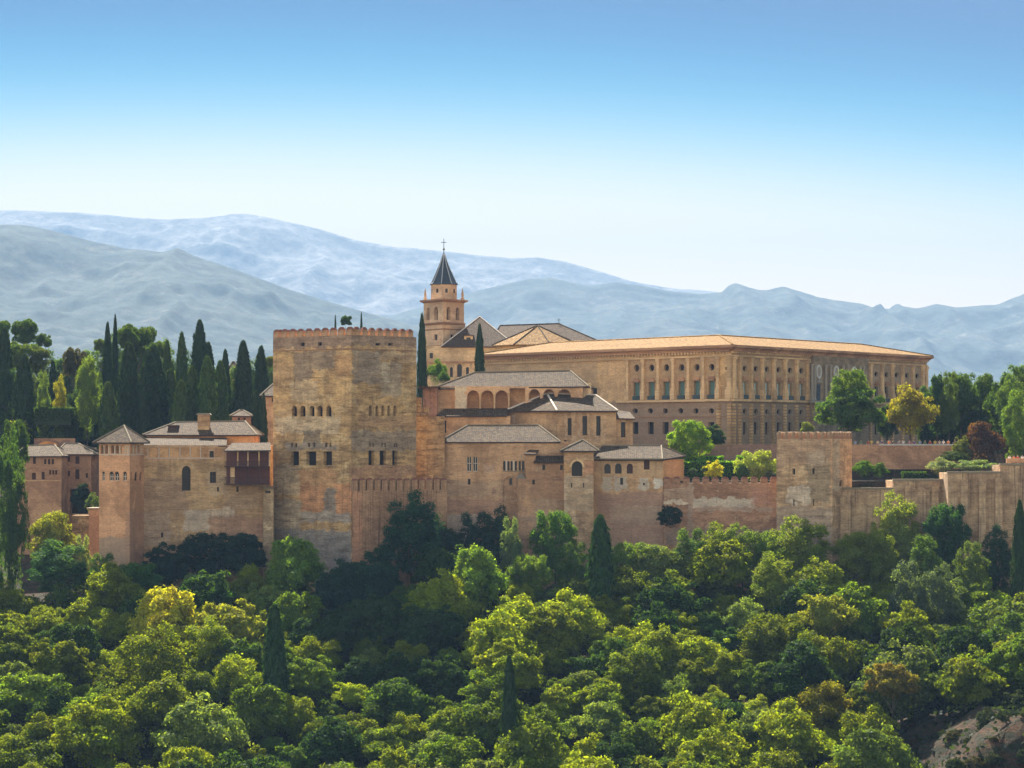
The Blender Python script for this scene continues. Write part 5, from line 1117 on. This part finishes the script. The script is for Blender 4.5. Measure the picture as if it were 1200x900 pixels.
def hedge(label, x0, x1, ptop, Y, d, hpx, col, cat='hedge', name='hedge'):
    a, b = X(x0, Y), X(x1, Y); h = hpx/F*Y; r = np.random.default_rng(int(x0)); n = int(((b-a)*d+(b-a)*h*2+d*h*2)*42); zt_ = Z(ptop, Y)
    k = r.choice(5, n, p=np.array([(b-a)*d, (b-a)*h, (b-a)*h, d*h, d*h])/((b-a)*d+2*(b-a)*h+2*d*h)); u, v = r.random(n), r.random(n)
    Pq = np.zeros((n, 3)); Nq = np.zeros((n, 3))
    for i_, (px_, nn_) in enumerate(((lambda u, v: np.stack([a+(b-a)*u, Y+d*v, np.full_like(u, zt_)], 1), (0, 0, 1)), (lambda u, v: np.stack([a+(b-a)*u, np.full_like(u, Y), zt_-h*v], 1), (0, -1, 0)),
        (lambda u, v: np.stack([a+(b-a)*u, np.full_like(u, Y+d), zt_-h*v], 1), (0, 1, 0)), (lambda u, v: np.stack([np.full_like(u, a), Y+d*u, zt_-h*v], 1), (-1, 0, 0)), (lambda u, v: np.stack([np.full_like(u, b), Y+d*u, zt_-h*v], 1), (1, 0, 0)))):
        m = k == i_; Pq[m] = px_(u[m], v[m]); Nq[m] = nn_
    Pq += r.normal(0, .06, Pq.shape); c0 = np.array([(a+b)/2, Y+d/2, zt_-h])
    me = leafmesh('hedge', Pq-c0, Nq, .2, 1.4, None, .5, 5); me.materials.append(LEAF)
    # solid heart so that nothing shows through
    o = thing(name, label, cat, tuple(c0)); f = bpy.data.objects.new('foliage', me); C.objects.link(f); f.parent = o; f.color = (*col, 1)
    mb = MB(); mb.box((c0[0], c0[1], c0[2]-1), (b-a)-.2, d-.2, h+.9); obj('twigs', mb, M['hedgecore'], o); return o
M['hedgecore'] = flat('hedge_twigs', (.02, .03, .012), 1, .3)
hedge('low clipped hedge above the pink houses under the left cypresses', 40, 84, 478, 470, 3, 14, (.05, .09, .022))
hedge('tall dark clipped hedge, the front one of the garden above the rampart', 801, 838, 541, 441, 2.2, 20, (.13, .26, .02))
hedge('clipped hedge behind the yellow bush, right of the tallest garden hedge', 838, 872, 541, 443.4, 2.2, 18, (.13, .26, .02))
hedge('back row clipped hedge nearest the low house', 800, 822, 536.5, 446, 2, 10, (.15, .30, .025)); hedge('back row clipped hedge in the middle of the garden', 823, 848, 535, 446, 2, 10, (.15, .30, .025)); hedge('back row clipped hedge behind the pale bush', 864, 892, 534.5, 446, 2, 10, (.15, .30, .025))
hedge('small trimmed hedge at the foot of the terrace wall', 1059, 1086, 553.5, 436, 2, 9, (.045, .085, .02))
for i, (px, t, Y, rp_, hp, lb, col, cr) in enumerate([
    (837, 540, 435, 13, 12, 'bright yellow flowering bush above the red rampart', (.34, .32, .02), CRL), (886, 531, 438, 24, 24, 'pale green feathery bush beside the square tower', (.24, .28, .07), CRB), (870, 545, 436, 10, 11, 'round green bush between the yellow bush and the pale bush', (.06, .10, .03), CRB), (905, 553, 435, 9, 7, 'small grey bush at the corner of the square tower', (.09, .10, .07), CRB),
    (1012, 541, 436, 14, 11, 'rounded dark topiary bush just right of the square tower', (.07, .13, .02), CRB), (1030, 544, 437, 11, 10, 'second dark topiary bush from the square tower', (.065, .12, .02), CRB),
    (1102, 539, 432, 18, 11, 'silvery sprawling bush on the rampart, left of a similar paler one', (.17, .20, .12), CRB), (1140, 540, 431, 24, 9, 'wide pale sprawling bush below the purple one', (.16, .21, .10), CRB),
    (1152, 500, 440, 24, 27, 'purple-red leaved bush beside the lookout parapet', (.065, .032, .024), CRB), (1128, 512, 440, 15, 17, 'olive bush left of the purple one', (.09, .10, .025), CRL), (1118, 530, 437, 18, 9, 'dark low bush under the olive one', (.04, .06, .02), CRB), (1140, 495, 446, 6, 12, 'thin rusty shrub above the purple bush', (.20, .10, .03), CRL),
    (512, 425, 470, 13, 16, 'bright green shrub beside the thin cypress at the church', (.08, .14, .025), CRB), (520, 436, 466, 9, 10, 'small green shrub under the church windows', (.06, .11, .025), CRB), (785, 592, 424.5, 17, 17, 'dark bush growing out of the foot of the rampart', (.025, .045, .028), CRL), (826, 547, 434.5, 5, 5, 'grey-green tuft left of the yellow bush', (.07, .10, .06), CRB), (812, 549, 434.5, 6, 4, 'grey-green tuft on the rampart near the orange wall', (.07, .10, .06), CRB),
    (96, 570, 449, 14, 20, 'dark shrub filling the recess under the pink house', (.02, .04, .02), CRB), (108, 578, 440, 9, 14, 'light leafy shrub between the pink house and the lookout tower', (.10, .14, .05), CRL)]):
    bush(px, t, Y, rp_, hp, lb, col, crowns=cr, i=i)
for i, (px, t, Y, rp_, hp, lb, col) in enumerate([(55, 492, 472.5+4, 14, 14, 'dark shrub behind the rounded pediment', (.03, .055, .02)), (78, 495, 478, 14, 14, 'dark shrub right of the rounded pediment', (.03, .055, .02)), (98, 488, 479, 13, 18, 'dark shrub under the poplar', (.03, .055, .02)), (114, 492, 479, 12, 16, 'dark shrub between the poplar and the lookout tower', (.03, .055, .02)),
    (1095, 500, 480, 16, 10, 'dark shrub behind the visitors by the palace corner', (.03, .05, .02)), (1117, 498, 480, 16, 11, 'dark shrub behind the far end of the terrace', (.03, .05, .02)), (1165, 500, 480, 26, 11, 'dark shrub mass behind the purple bush', (.03, .05, .02)), (1195, 500, 480, 18, 11, 'dark shrub behind the lookout trees', (.03, .05, .02))]):
    bush(px, t, Y, rp_, hp, lb, col, crowns=CRB, i=i)
hedge('long dark hedge behind the visitors under the trees beyond the terrace', 1078, 1225, 498, 479, 2, 24, (.05, .085, .02))
hedge('dark hedge behind the garden wall with the rounded pediment', 36, 122, 490, 483, 2, 28, (.05, .085, .02))
# palm
def palm_mesh():
    mb = MB(); r = random.Random(3)
    for k in range(34):
        a = r.uniform(0, 6.28); el = r.uniform(-.1, 1.2); L = r.uniform(1.9, 2.6); pts = []
        for j in range(7):
            t = j/6; d = L*t; pts.append(Vector((math.cos(a)*math.cos(el)*d, math.sin(a)*math.cos(el)*d, math.sin(el)*d-1.3*t*t*math.cos(el)*L*.5)))
        sd_ = Vector((-math.sin(a), math.cos(a), 0))
        for j in range(6):
            for s_ in (-1, 1):
                w0 = .42*math.sin(math.pi*min(1, (j+.3)/6.2)); mb.face([pts[j], pts[j+1], pts[j+1]+sd_*s_*w0-Vector((0, 0, .18)), pts[j]*.5+pts[j+1]*.5+sd_*s_*w0*1.0-Vector((0, 0, .22))])
    return mb.mesh('fronds', LEAF)
x, Y = X(21, 468), 468; pm = thing('palm_tree', 'short palm with arching yellow-green fronds above the pink houses', 'palm', (x, Y, gzf(x, Y)))
hp_ = Z(503, 468)-gzf(x, Y); f = bpy.data.objects.new('fronds', palm_mesh()); C.objects.link(f); f.parent = pm; f.location = (0, 0, hp_); f.scale = (1.25,)*3; f.color = (.16, .17, .035, 1)
t_ = bpy.data.objects.new('trunk', trunkmesh(1, .06, 2, 0)); C.objects.link(t_); t_.parent = pm; t_.scale = (hp_,)*3

# ------------------------------------------------------------------ trees in front of and beside the renaissance palace
for i, (px, t, rp_, Y, lb, col, a, cr) in enumerate([
    (997, 426, 24, 458, 'tall dark green tree hiding the palace portal', (.085, .13, .018), 1.5, CR), (997, 452, 37, 456, 'broad lower dome of the dark green tree at the portal', (.055, .095, .018), .95, CR), (1067, 456, 30, 457, 'yellow-tinged round tree before the palace right corner', (.17, .15, .02), 1.1, CR),
    (808, 487, 25, 449, 'bright green young tree before the palace lower windows', (.13, .20, .02), 1.05, CRL), (1098, 448, 20, 466, 'dark tree just right of the palace corner', (.035, .065, .02), 1.8, CR), (1126, 430, 22, 468, 'tall bushy green tree, highest beyond the palace', (.055, .09, .02), 1.9, CR), (1153, 431, 18, 472, 'green tree in the right grove with flat top', (.05, .08, .02), 1.9, CR), (1112, 440, 12, 462, 'small lighter tree before the bushy green one', (.07, .10, .022), 2.2, CRL),
    (1172, 448, 18, 462, 'shadowed tree in the right grove behind the purple bush', (.045, .075, .02), 1.9, CR), (1194, 420, 22, 470, 'large tree at the right edge, rising highest', (.075, .12, .03), 1.7, CR), (1190, 462, 20, 440, 'light green tree on the lookout at the right edge', (.09, .14, .03), 1.4, CR), (1185, 445, 18, 455, 'mid green tree behind the light one at the right edge', (.07, .11, .03), 1.5, CR), (1040, 480, 14, 470, 'dark tree in the gap between the two big palace trees', (.03, .055, .02), 1.5, CR),
    (1135, 470, 26, 470, 'dark undergrowth tree beneath the right grove', (.03, .055, .018), 1.2, CR), (1095, 480, 18, 472, 'dark low tree behind the visitors near the yellow one', (.03, .055, .018), 1.2, CR), (946, 492, 9, 462, 'small palm-like pale tree by the palace steps', (.13, .15, .05), 1.2, CRL), (836, 500, 14, 456, 'dark shrub tree right of the bright young tree', (.03, .055, .025), 1.1, CR),
    (1215, 470, 20, 455, 'tree reaching in from beyond the right edge', (.08, .13, .03), 1.7, CR)]):
    tree(px, t, Y, rp_, lb, col, cr, i, a)

# ------------------------------------------------------------------ the wood on the slope
special = []
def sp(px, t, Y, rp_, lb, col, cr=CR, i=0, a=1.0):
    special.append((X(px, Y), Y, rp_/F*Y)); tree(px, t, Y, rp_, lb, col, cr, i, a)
cyp(703.5, 605, 700, 30, 404, 'solitary tall dark cypress cone rising from the wood below the low house', (.018, .045, .018), None, 0); special.append((X(703, 404), 404, 2.4))
cyp(322, 710, 810, 30, 368, 'dark cypress spike in the wood below the great tower', (.018, .045, .022), None, 1); special.append((X(322, 368), 368, 2.2))
cyp(1195, 588, 700, 20, 402, 'dark cypress column at the right edge of the wood', (.018, .04, .018), None, 2); special.append((X(1195, 402), 402, 2))
cyp(597, 770, 900, 20, 345, 'thin dark cypress low in the middle of the wood', (.018, .04, .022), None, 3); special.append((X(597, 345), 345, 1.8))
sp(650, 590, 416, 27, 'fresh green upright tree against the pavilion bastion', (.07, .13, .025), CRT, 0, .9)
sp(484, 584, 414, 42, 'large blackish tree against the streaked curtain wall', (0.025, 0.062, 0.035), CR, 2, 1.25)  # tree mass in shadow, the shade put into its blackish leaf colour
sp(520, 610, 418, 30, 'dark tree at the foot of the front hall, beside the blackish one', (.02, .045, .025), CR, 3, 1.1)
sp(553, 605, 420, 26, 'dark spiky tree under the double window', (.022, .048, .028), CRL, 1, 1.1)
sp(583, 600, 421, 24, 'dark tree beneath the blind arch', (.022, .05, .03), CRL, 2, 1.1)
sp(600, 612, 414, 15, 'silvery green narrow tree left of the fresh green one', (.11, .15, .07), CRT, 1, .9)
sp(558, 651, 402, 38, 'bright lime green tree standing out of the shadow', (.11, .17, .02), CR, 4, 1.1)
sp(10, 520, 420, 20, 'tall dark leafy tree in front of the pink houses at the left edge', (.042, .078, .018), CRT, 2, 3.2)
sp(18, 485, 432, 16, 'ivy-clad tall tree top at the left edge', (.04, .07, .02), CRT, 0, 1.6)
sp(60, 592, 424, 29, 'yellow-green spreading tree before the pink houses', (.16, .17, .02), CRL, 0, .95)
sp(68, 638, 412, 42, 'round dark green dome tree left of the lookout tower foot', (.045, .095, .03), CR, 5, .8)
sp(158, 655, 408, 31, 'round dark green dome tree below the lookout tower', (.05, .11, .025), CR, 3, .9)
sp(120, 652, 409, 20, 'small green tree between the two round domes', (.06, .11, .025), CR, 1, 1)
sp(98, 632, 414, 12, 'small whitish-green shrub tree at the retaining wall', (.17, .20, .09), CRL, 1, 1)
sp(240, 618, 417, 34, 'blackish tree under the arched window of the wing', (0.019, 0.04, 0.027), CR, 0, 1.1)  # the wing's shade put into the blackish leaf colours of these trees
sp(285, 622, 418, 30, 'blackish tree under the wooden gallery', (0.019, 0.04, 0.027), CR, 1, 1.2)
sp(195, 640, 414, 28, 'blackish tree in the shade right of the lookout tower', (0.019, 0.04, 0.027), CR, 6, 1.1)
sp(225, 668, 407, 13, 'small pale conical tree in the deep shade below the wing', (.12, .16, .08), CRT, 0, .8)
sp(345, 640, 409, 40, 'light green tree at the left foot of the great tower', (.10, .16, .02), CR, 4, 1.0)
sp(440, 648, 406, 34, 'shaded tree at the right foot of the great tower', (0.022, 0.053, 0.033), CR, 6, 1.1)  # tower's shade put into the dark leaf colours, here and in the next
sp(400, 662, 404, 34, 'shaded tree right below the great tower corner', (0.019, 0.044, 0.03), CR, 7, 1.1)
sp(1052, 585, 419, 28, 'pale yellow-green tree against the stepped rampart', (.15, .18, .04), CRL, 2, 1.1)
sp(1108, 582, 417, 28, 'dark bushy tree against the rampart buttresses', (.03, .07, .025), CRL, 0, 1.1)
sp(1140, 640, 405, 24, 'round mid green tree below the rampart buttresses', (.08, .11, .025), CR, 1, 1.1)
sp(1170, 620, 412, 22, 'dark glossy tree in the corner near the right cypress', (.03, .06, .03), CRL, 1, 1)
sp(770, 632, 411, 30, 'pale green tree below the dark rampart bush', (.12, .15, .04), CRL, 0, .8)
sp(870, 620, 415, 26, 'light green tree below the rampart patch', (.09, .13, .025), CR, 2, .9)
sp(940, 612, 412, 40, 'yellow-green tree climbing the foot of the square tower', (.12, .15, .02), CR, 5, .9)
sp(1000, 616, 411, 30, 'yellow-green tree right of the square tower foot', (.12, .14, .02), CR, 0, .9)
for i_, (px_, t_, Y_, r_, lb_) in enumerate([(737, 630, 412, 26, 'light green tree between the solitary cypress and the dark wall bush'), (806, 624, 413, 26, 'green tree right below the dark wall bush'), (843, 618, 416, 24, 'green tree under the long whitish wall patch'), (905, 616, 415, 22, 'green tree in the corner of rampart and square tower'),
    (1085, 632, 410, 26, 'green tree between the two wall-foot trees of the stepped rampart'), (905, 655, 402, 32, 'broad yellow-green tree in front of the rampart corner'), (620, 645, 408, 26, 'leafy tree in front of the bastion foot'), (672, 640, 410, 22, 'leafy tree at the pavilion foot, left of the solitary cypress'), (1030, 625, 411, 22, 'light tree left of the pale rampart tree')]):
    sp(px_, t_, Y_, r_, lb_, [(.10, .15, .02), (.075, .12, .025), (.12, .15, .02)][i_ % 3], CR, i_, .95)
sp(1045, 775, 352, 28, 'golden brown autumn-tinted tree at the lower right', (.14, .115, .02), CR, 1, 1)
sp(195, 700, 389, 48, 'bright yellow tree, the brightest of the left wood', (.27, .26, .015), CR, 4, 1)
sp(270, 705, 388, 44, 'yellow-green crown right of the brightest yellow tree', (.17, .18, .02), CR, 3, 1)
sp(970, 690, 386, 34, 'yellowish green tree in the right half of the wood', (.15, .16, .02), CR, 5, 1.1)
sp(1060, 665, 398, 30, 'grey-green willow-like tree in the right wood', (.075, .10, .06), CRT, 1, 1.1)
sp(1100, 668, 396, 24, 'second grey-green willow-like tree, nearer the right cypress', (.07, .095, .055), CRT, 2, 1.1)
LM = [(0, 'the pink houses'), (100, 'the slim lookout tower'), (180, 'the long wing wall'), (320, 'the great tower'), (412, 'the streaked curtain wall'), (520, 'the front hall'), (607, 'the bastion'), (661, 'the arched pavilion'), (700, 'the low house'), (778, 'the garden rampart'), (910, 'the square tower'), (998, 'the stepped rampart'), (1120, 'the lookout parapet')]
pts = list(special); placed = []
tries = 0; rr4 = random.Random(5)
while tries < 9000 and len(placed) < 265:
    tries += 1
    Y = 322+90*rr4.random()**.85; px = rr4.uniform(-35, 1235); x = X(px, Y); rad = rr4.uniform(2.5, 6.0)
    if px > 1150 and rr4.random() < .3: continue
    g = gzf(x, Y); h = rad*rr4.uniform(1.55, 2.0)+1.0; top = HY-(g+h)*F/Y
    if top > 905: continue
    if px > 1040 and (top > 800-(px-1060)*.35 or Y < 350): continue
    if Y > 408 and (px < 430): continue
    if any((x-a)**2+(Y-b)**2*1.1 < ((rad+c)*.68)**2 for a, b, c in pts): continue
    pts.append((x, Y, rad)); placed.append((x, Y, rad, h, px, top))
for n in range(400):
    if len([1 for q in pts if len(q) > 3]) >= 62: break
    Y = rr4.uniform(398, 417); px = rr4.uniform(20, 1195); x = X(px, Y); rad = rr4.uniform(1.6, 2.6)
    if px < 415 and Y > 409 or (905 < px < 1000 and Y > 414): continue
    if any((x-q[0])**2+(Y-q[1])**2 < (2.6 if len(q) > 3 else 1.5)**2 for q in pts): continue
    pts.append((x, Y, rad, 1)); lm = [q for q in LM if q[0] <= px][-1][1]
    shade = px < 420 and px > 160 or 420 < px < 600  # shade painted into the shrubs: darker leaf colours along this stretch
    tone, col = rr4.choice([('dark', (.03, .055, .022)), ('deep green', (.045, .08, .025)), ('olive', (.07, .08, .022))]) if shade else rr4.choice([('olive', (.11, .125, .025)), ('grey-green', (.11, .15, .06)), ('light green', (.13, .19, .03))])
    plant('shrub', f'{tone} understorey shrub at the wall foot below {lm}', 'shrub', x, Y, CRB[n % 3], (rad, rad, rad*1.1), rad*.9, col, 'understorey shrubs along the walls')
used = {}
for n, (x, Y, rad, h, px, top) in enumerate(sorted(placed, key=lambda q: (q[4], q[5]))):
    v = rr4.random(); yel = .9-abs(px-150)/260 if px < 420 else (.75-abs(px-880)/420)
    yel += (700-top)/500 if px < 420 else (0.1 if 640 < top < 820 else -.15)
    if v < .30+.45*max(0, yel): col, tone = lerp(YG, OL, rr4.random()), 'yellow-green'
    elif v < .72: col, tone = lerp(MG, OL, rr4.random()*.8), 'mid green'
    elif v < .86: col, tone = lerp(GG, MG, rr4.random()*.6), 'grey-green'
    else: col, tone = lerp(DG, MG, rr4.random()*.5), 'dark green'
    if rr4.random() < .008 and px > 280: col, tone = lerp(GO, YG, .5), 'golden'
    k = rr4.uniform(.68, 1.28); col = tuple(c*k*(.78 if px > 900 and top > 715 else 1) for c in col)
    if 375 < px < 545 and 610 < top < 745 and rr4.random() < .85: col, tone = lerp(DG, (.05, .09, .03), rr4.random()), 'dark green'  # the tower's shadow put into the leaf colour as darker green
    cs, shp = (CR, 'round') if rr4.random() < .78 else ((CRL, 'airy') if rr4.random() < .6 else (CRT, 'upright'))
    lm = [q for q in LM if q[0] <= px+1][-1][1] if px > 0 else 'the pink houses'
    row = ('right at the foot of', 'a little below', 'halfway down below', 'well down below', 'at the bottom below')[min(4, max(0, int((top-615)/58)))]
    size = 'large' if rad > 4.8 else ('small' if rad < 3.4 else 'middling')
    lab = f'{size} {shp} {tone} tree {row} {lm}'
    vs = {id(CR): 1.0, id(CRT): 1.7, id(CRL): 1.0}[id(cs)]; asp = rr4.uniform(.85, 1.1)*(.75 if cs is CRT else 1)
    hh = rad*vs*asp; zc = max(h-hh*.98, hh*.35)
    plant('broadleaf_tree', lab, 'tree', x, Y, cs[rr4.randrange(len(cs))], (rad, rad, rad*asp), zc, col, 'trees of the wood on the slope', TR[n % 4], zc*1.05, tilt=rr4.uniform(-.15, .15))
print('trees', ntree, 'wood', len(placed))
# scrub on the bare earth bank
for i, (px, Y, rp_) in enumerate(((1158, 335, 16), (1175, 330, 10), (1120, 326, 14), (1190, 345, 22), (1150, 350, 24), (1140, 322, 10), (1092, 322, 16), (1205, 322, 14), (1065, 326, 20), (1180, 312, 9))):
    x = X(px, Y); r = rp_/F*Y; lb = ['ragged dark shrub on the bare earth bank', 'tiny scrub tuft beside the ragged shrub on the bank', 'low scrub at the lower edge of the bank', 'dense dark scrub at the top of the bank by the right edge', 'broad dark scrub above the bank', 'little scrub tuft low on the bank', 'scrub at the left start of the bank', 'scrub tuft at the right border of the bank', 'bushy scrub where the wood meets the bank', 'lowest tuft at the right corner of the bank'][i]
    plant('shrub', lb, 'shrub', x, Y, CRL[i % 3], (r, r, r*.9), r*.45, (.04, .055, .022), 'scrub on the earth bank')
for i in range(75):
    x = rr4.uniform(48, 72); Y = rr4.uniform(300, 350); r_ = rr4.uniform(.3, 1.6)
    plant('shrub', 'small dry scrub tuft scattered over the bare earth bank', 'shrub', x, Y, CRL[i % 3], (r_, r_, r_*.8), r_*.3, rr4.choice([(.05, .06, .022), (.035, .05, .02), (.08, .075, .03)]), 'small scrub tufts on the earth bank')
# dry undergrowth between the trunks
r = np.random.default_rng(8); n = 60000; xx = r.uniform(-95, 95, n); yy = r.uniform(315, 417, n); bare = (xx > 48) & (yy < 352) & (r.random(n) < .6); xx, yy = xx[~bare], yy[~bare]
zz = gz(xx, yy)+r.uniform(.1, 1.3, len(xx)); me = leafmesh('undergrowth', np.stack([xx, yy, zz], 1), np.tile([0, -.3, 1.0], (len(xx), 1)), .45, 1.6, None, .6, 3); me.materials.append(LEAF)
ug = bpy.data.objects.new('undergrowth', me); C.objects.link(ug); ug.color = (.03, .045, .018, 1); tag(ug, 'dark low undergrowth covering the ground between the trees', 'undergrowth', kind='stuff')

# ------------------------------------------------------------------ visitors
def skinned(name, nodes, edges, mat, sub=1):
    me = bpy.data.meshes.new(name); me.from_pydata([n[:3] for n in nodes], edges, []); o = bpy.data.objects.new(name, me); C.objects.link(o)
    md = o.modifiers.new('skin', 'SKIN'); md.use_smooth_shade = True
    for i, n in enumerate(nodes): me.skin_vertices[0].data[i].radius = (n[3], n[4] if len(n) > 4 else n[3])
    me.skin_vertices[0].data[0].use_root = True
    sb = o.modifiers.new('sub', 'SUBSURF'); sb.levels = sub; sb.render_levels = sub
    dg = bpy.context.evaluated_depsgraph_get(); res = bpy.data.meshes.new_from_object(o.evaluated_get(dg)); bpy.data.objects.remove(o)
    res.name = name; res.materials.clear(); res.materials.append(mat); return res
def objcolmat(name, rough=.85):
    s = NT(name, rough); oi = s.n('ShaderNodeObjectInfo'); s.link(oi.outputs['Color'], s.b.inputs['Base Color']); return s.mat
SK = objcolmat('skin_tone', .6); CL = objcolmat('cloth'); HR = objcolmat('hair')
def person_meshes(pose):
    a = [(.0, .28, .0), (.12, .20, -.1), (-.1, .25, .12)][pose]; e = .0
    hands = [((-.24, -.30, 1.02), (.24, -.30, 1.02)), ((-.30, -.02, .84), (.22, -.28, 1.05)), ((-.30, .0, .84), (.31, .0, .84))][pose]
    elb = [((-.29, -.02, 1.13), (.29, -.02, 1.13)), ((-.30, .04, 1.12), (.29, -.02, 1.13)), ((-.30, .05, 1.12), (.31, .05, 1.12))][pose]
    n = [(0, 0, .95, .145, .11), (0, 0, 1.18, .135, .095), (0, 0, 1.38, .15, .09), (0, 0, 1.48, .055), (0, -.02, 1.56, .07, .08), (0, -.02, 1.66, .085, .1), (0, -.01, 1.73, .05, .06),
         (-.19, 0, 1.41, .06), (*elb[0], .043), (*hands[0], .03), (.19, 0, 1.41, .06), (*elb[1], .043), (*hands[1], .03),
         (-.1, 0, .86, .095), (-.11, -.02, .48, .065), (-.11, .02, .09, .045), (-.11, -.12, .04, .04), (.1, 0, .86, .095), (.11, -.04, .48, .065), (.11, .02, .09, .045), (.11, -.12, .04, .04)]
    ed = [(0, 1), (1, 2), (2, 3), (3, 4), (4, 5), (5, 6), (2, 7), (7, 8), (8, 9), (2, 10), (10, 11), (11, 12), (0, 13), (13, 14), (14, 15), (15, 16), (0, 17), (17, 18), (18, 19), (19, 20)]
    body = skinned('body', n, ed, SK, 1)
    k = 1.14
    sn = [(0, 0, .93, .165, .13), (0, 0, 1.18, .155, .115), (0, 0, 1.385, .17, .105), (-.2, 0, 1.42, .075)] ; mid0 = tuple((p+q)/2 for p, q in zip((-.19, 0, 1.41), elb[0])); mid1 = tuple((p+q)/2 for p, q in zip((.19, 0, 1.41), elb[1]))
    sn += [(*mid0, .068), (.2, 0, 1.42, .075), (*mid1, .068)]
    shirt = skinned('shirt', sn, [(0, 1), (1, 2), (2, 3), (3, 4), (2, 5), (5, 6)], CL, 1)
    tn = [(0, 0, .95, .165, .13), (-.1, 0, .84, .11), (-.11, -.02, .48, .085), (-.11, .02, .14, .065), (.1, 0, .84, .11), (.11, -.04, .48, .085), (.11, .02, .14, .065)]
    tro = skinned('trousers', tn, [(0, 1), (1, 2), (2, 3), (0, 4), (4, 5), (5, 6)], CL, 1)
    hn = [(0, .005, 1.60, .075, .085), (0, .005, 1.68, .096, .108), (0, .0, 1.75, .06, .07)]
    hair = skinned('hair', hn, [(0, 1), (1, 2)], HR, 1)
    return body, shirt, tro, hair
PM = [person_meshes(i) for i in range(3)]
SH = [('white', (.75, .75, .72)), ('red', (.45, .03, .03)), ('black', (.02, .02, .02)), ('pale blue', (.25, .38, .6)), ('navy', (.03, .05, .16)), ('pink', (.65, .28, .3)), ('yellow', (.65, .5, .05)), ('grey', (.25, .25, .26)), ('green', (.08, .25, .08)), ('orange', (.7, .22, .05)), ('purple', (.2, .06, .25)), ('beige', (.5, .4, .28))]
TRC = [(.04, .05, .1), (.3, .25, .18), (.03, .03, .03), (.12, .14, .2)]
def person(px, Y, g, label, shirt, i, yaw, sc_=1.0):
    r = thing('person', label, 'person', (X(px, Y), Y, g), 'visitors looking out over the walls'); r.rotation_euler = (0, 0, yaw); r.scale = (sc_,)*3
    for me, nm, c in zip(PM[i % 3], ('body', 'shirt', 'trousers', 'hair'), ((.50, .30, .21), shirt, TRC[i % 4], [(.03, .02, .015), (.12, .06, .03), (.35, .25, .12)][(i*7) % 3])):
        o = bpy.data.objects.new(nm, me); C.objects.link(o); o.parent = r; o.color = (*c, 1)
rr5 = random.Random(4); k = 0
spots = [(1003, 'at the end nearest the square tower'), (1010, 'behind the dark topiary bush'), (1017, 'near the first end of the terrace wall'), (1022, 'behind the second topiary bush'), (1028, 'where the pale coping begins'), (1034, 'over the first metre of pale coping'), (1041, 'left of the yellow-tinged tree trunk'),
         (1046, 'beneath the left edge of the yellow-tinged tree'), (1053, 'under the yellow-tinged tree'), (1058, 'under the middle of the yellow-tinged tree'), (1066, 'above the small trimmed hedge'), (1072, 'above the trimmed hedge, under the yellow-tinged tree'), (1079, 'above the right end of the trimmed hedge'), (1084, 'just right of the yellow-tinged tree'),
         (1090, 'before the dark low tree'), (1096, 'above the silvery bush'), (1100, 'above the middle of the silvery bush'), (1105, 'standing apart above the silvery bush'), (1112, 'near the far end of the pale coping'), (1118, 'at the far end of the pale coping'), (1124, 'just left of the purple bush')]
for k, (p, where) in enumerate(spots):
    nm, c = SH[(k*5+3) % 12] if p != 1105 else SH[0]
    person(p+rr5.uniform(-1, 1), 454.9+rr5.uniform(0, .8), gzf(X(p, 455), 455)-.05, f'visitor in a {nm} top {where}', c, k, rr5.uniform(-.5, .5), rr5.uniform(.95, 1.05))
for k, (p, where, s_) in enumerate(((1183, 'first person behind the lookout parapet', 0), (1188, 'second person behind the lookout parapet', 9), (1192.5, 'third person behind the lookout parapet', 1), (1198, 'last person behind the lookout parapet, cut by the edge', 0))):
    person(p, 425.6, Z(545.5, 422)-.05, f'{SH[s_][0]}-topped visitor, {where}', SH[s_][1], k+5, rr5.uniform(-.4, .4), 1.0)
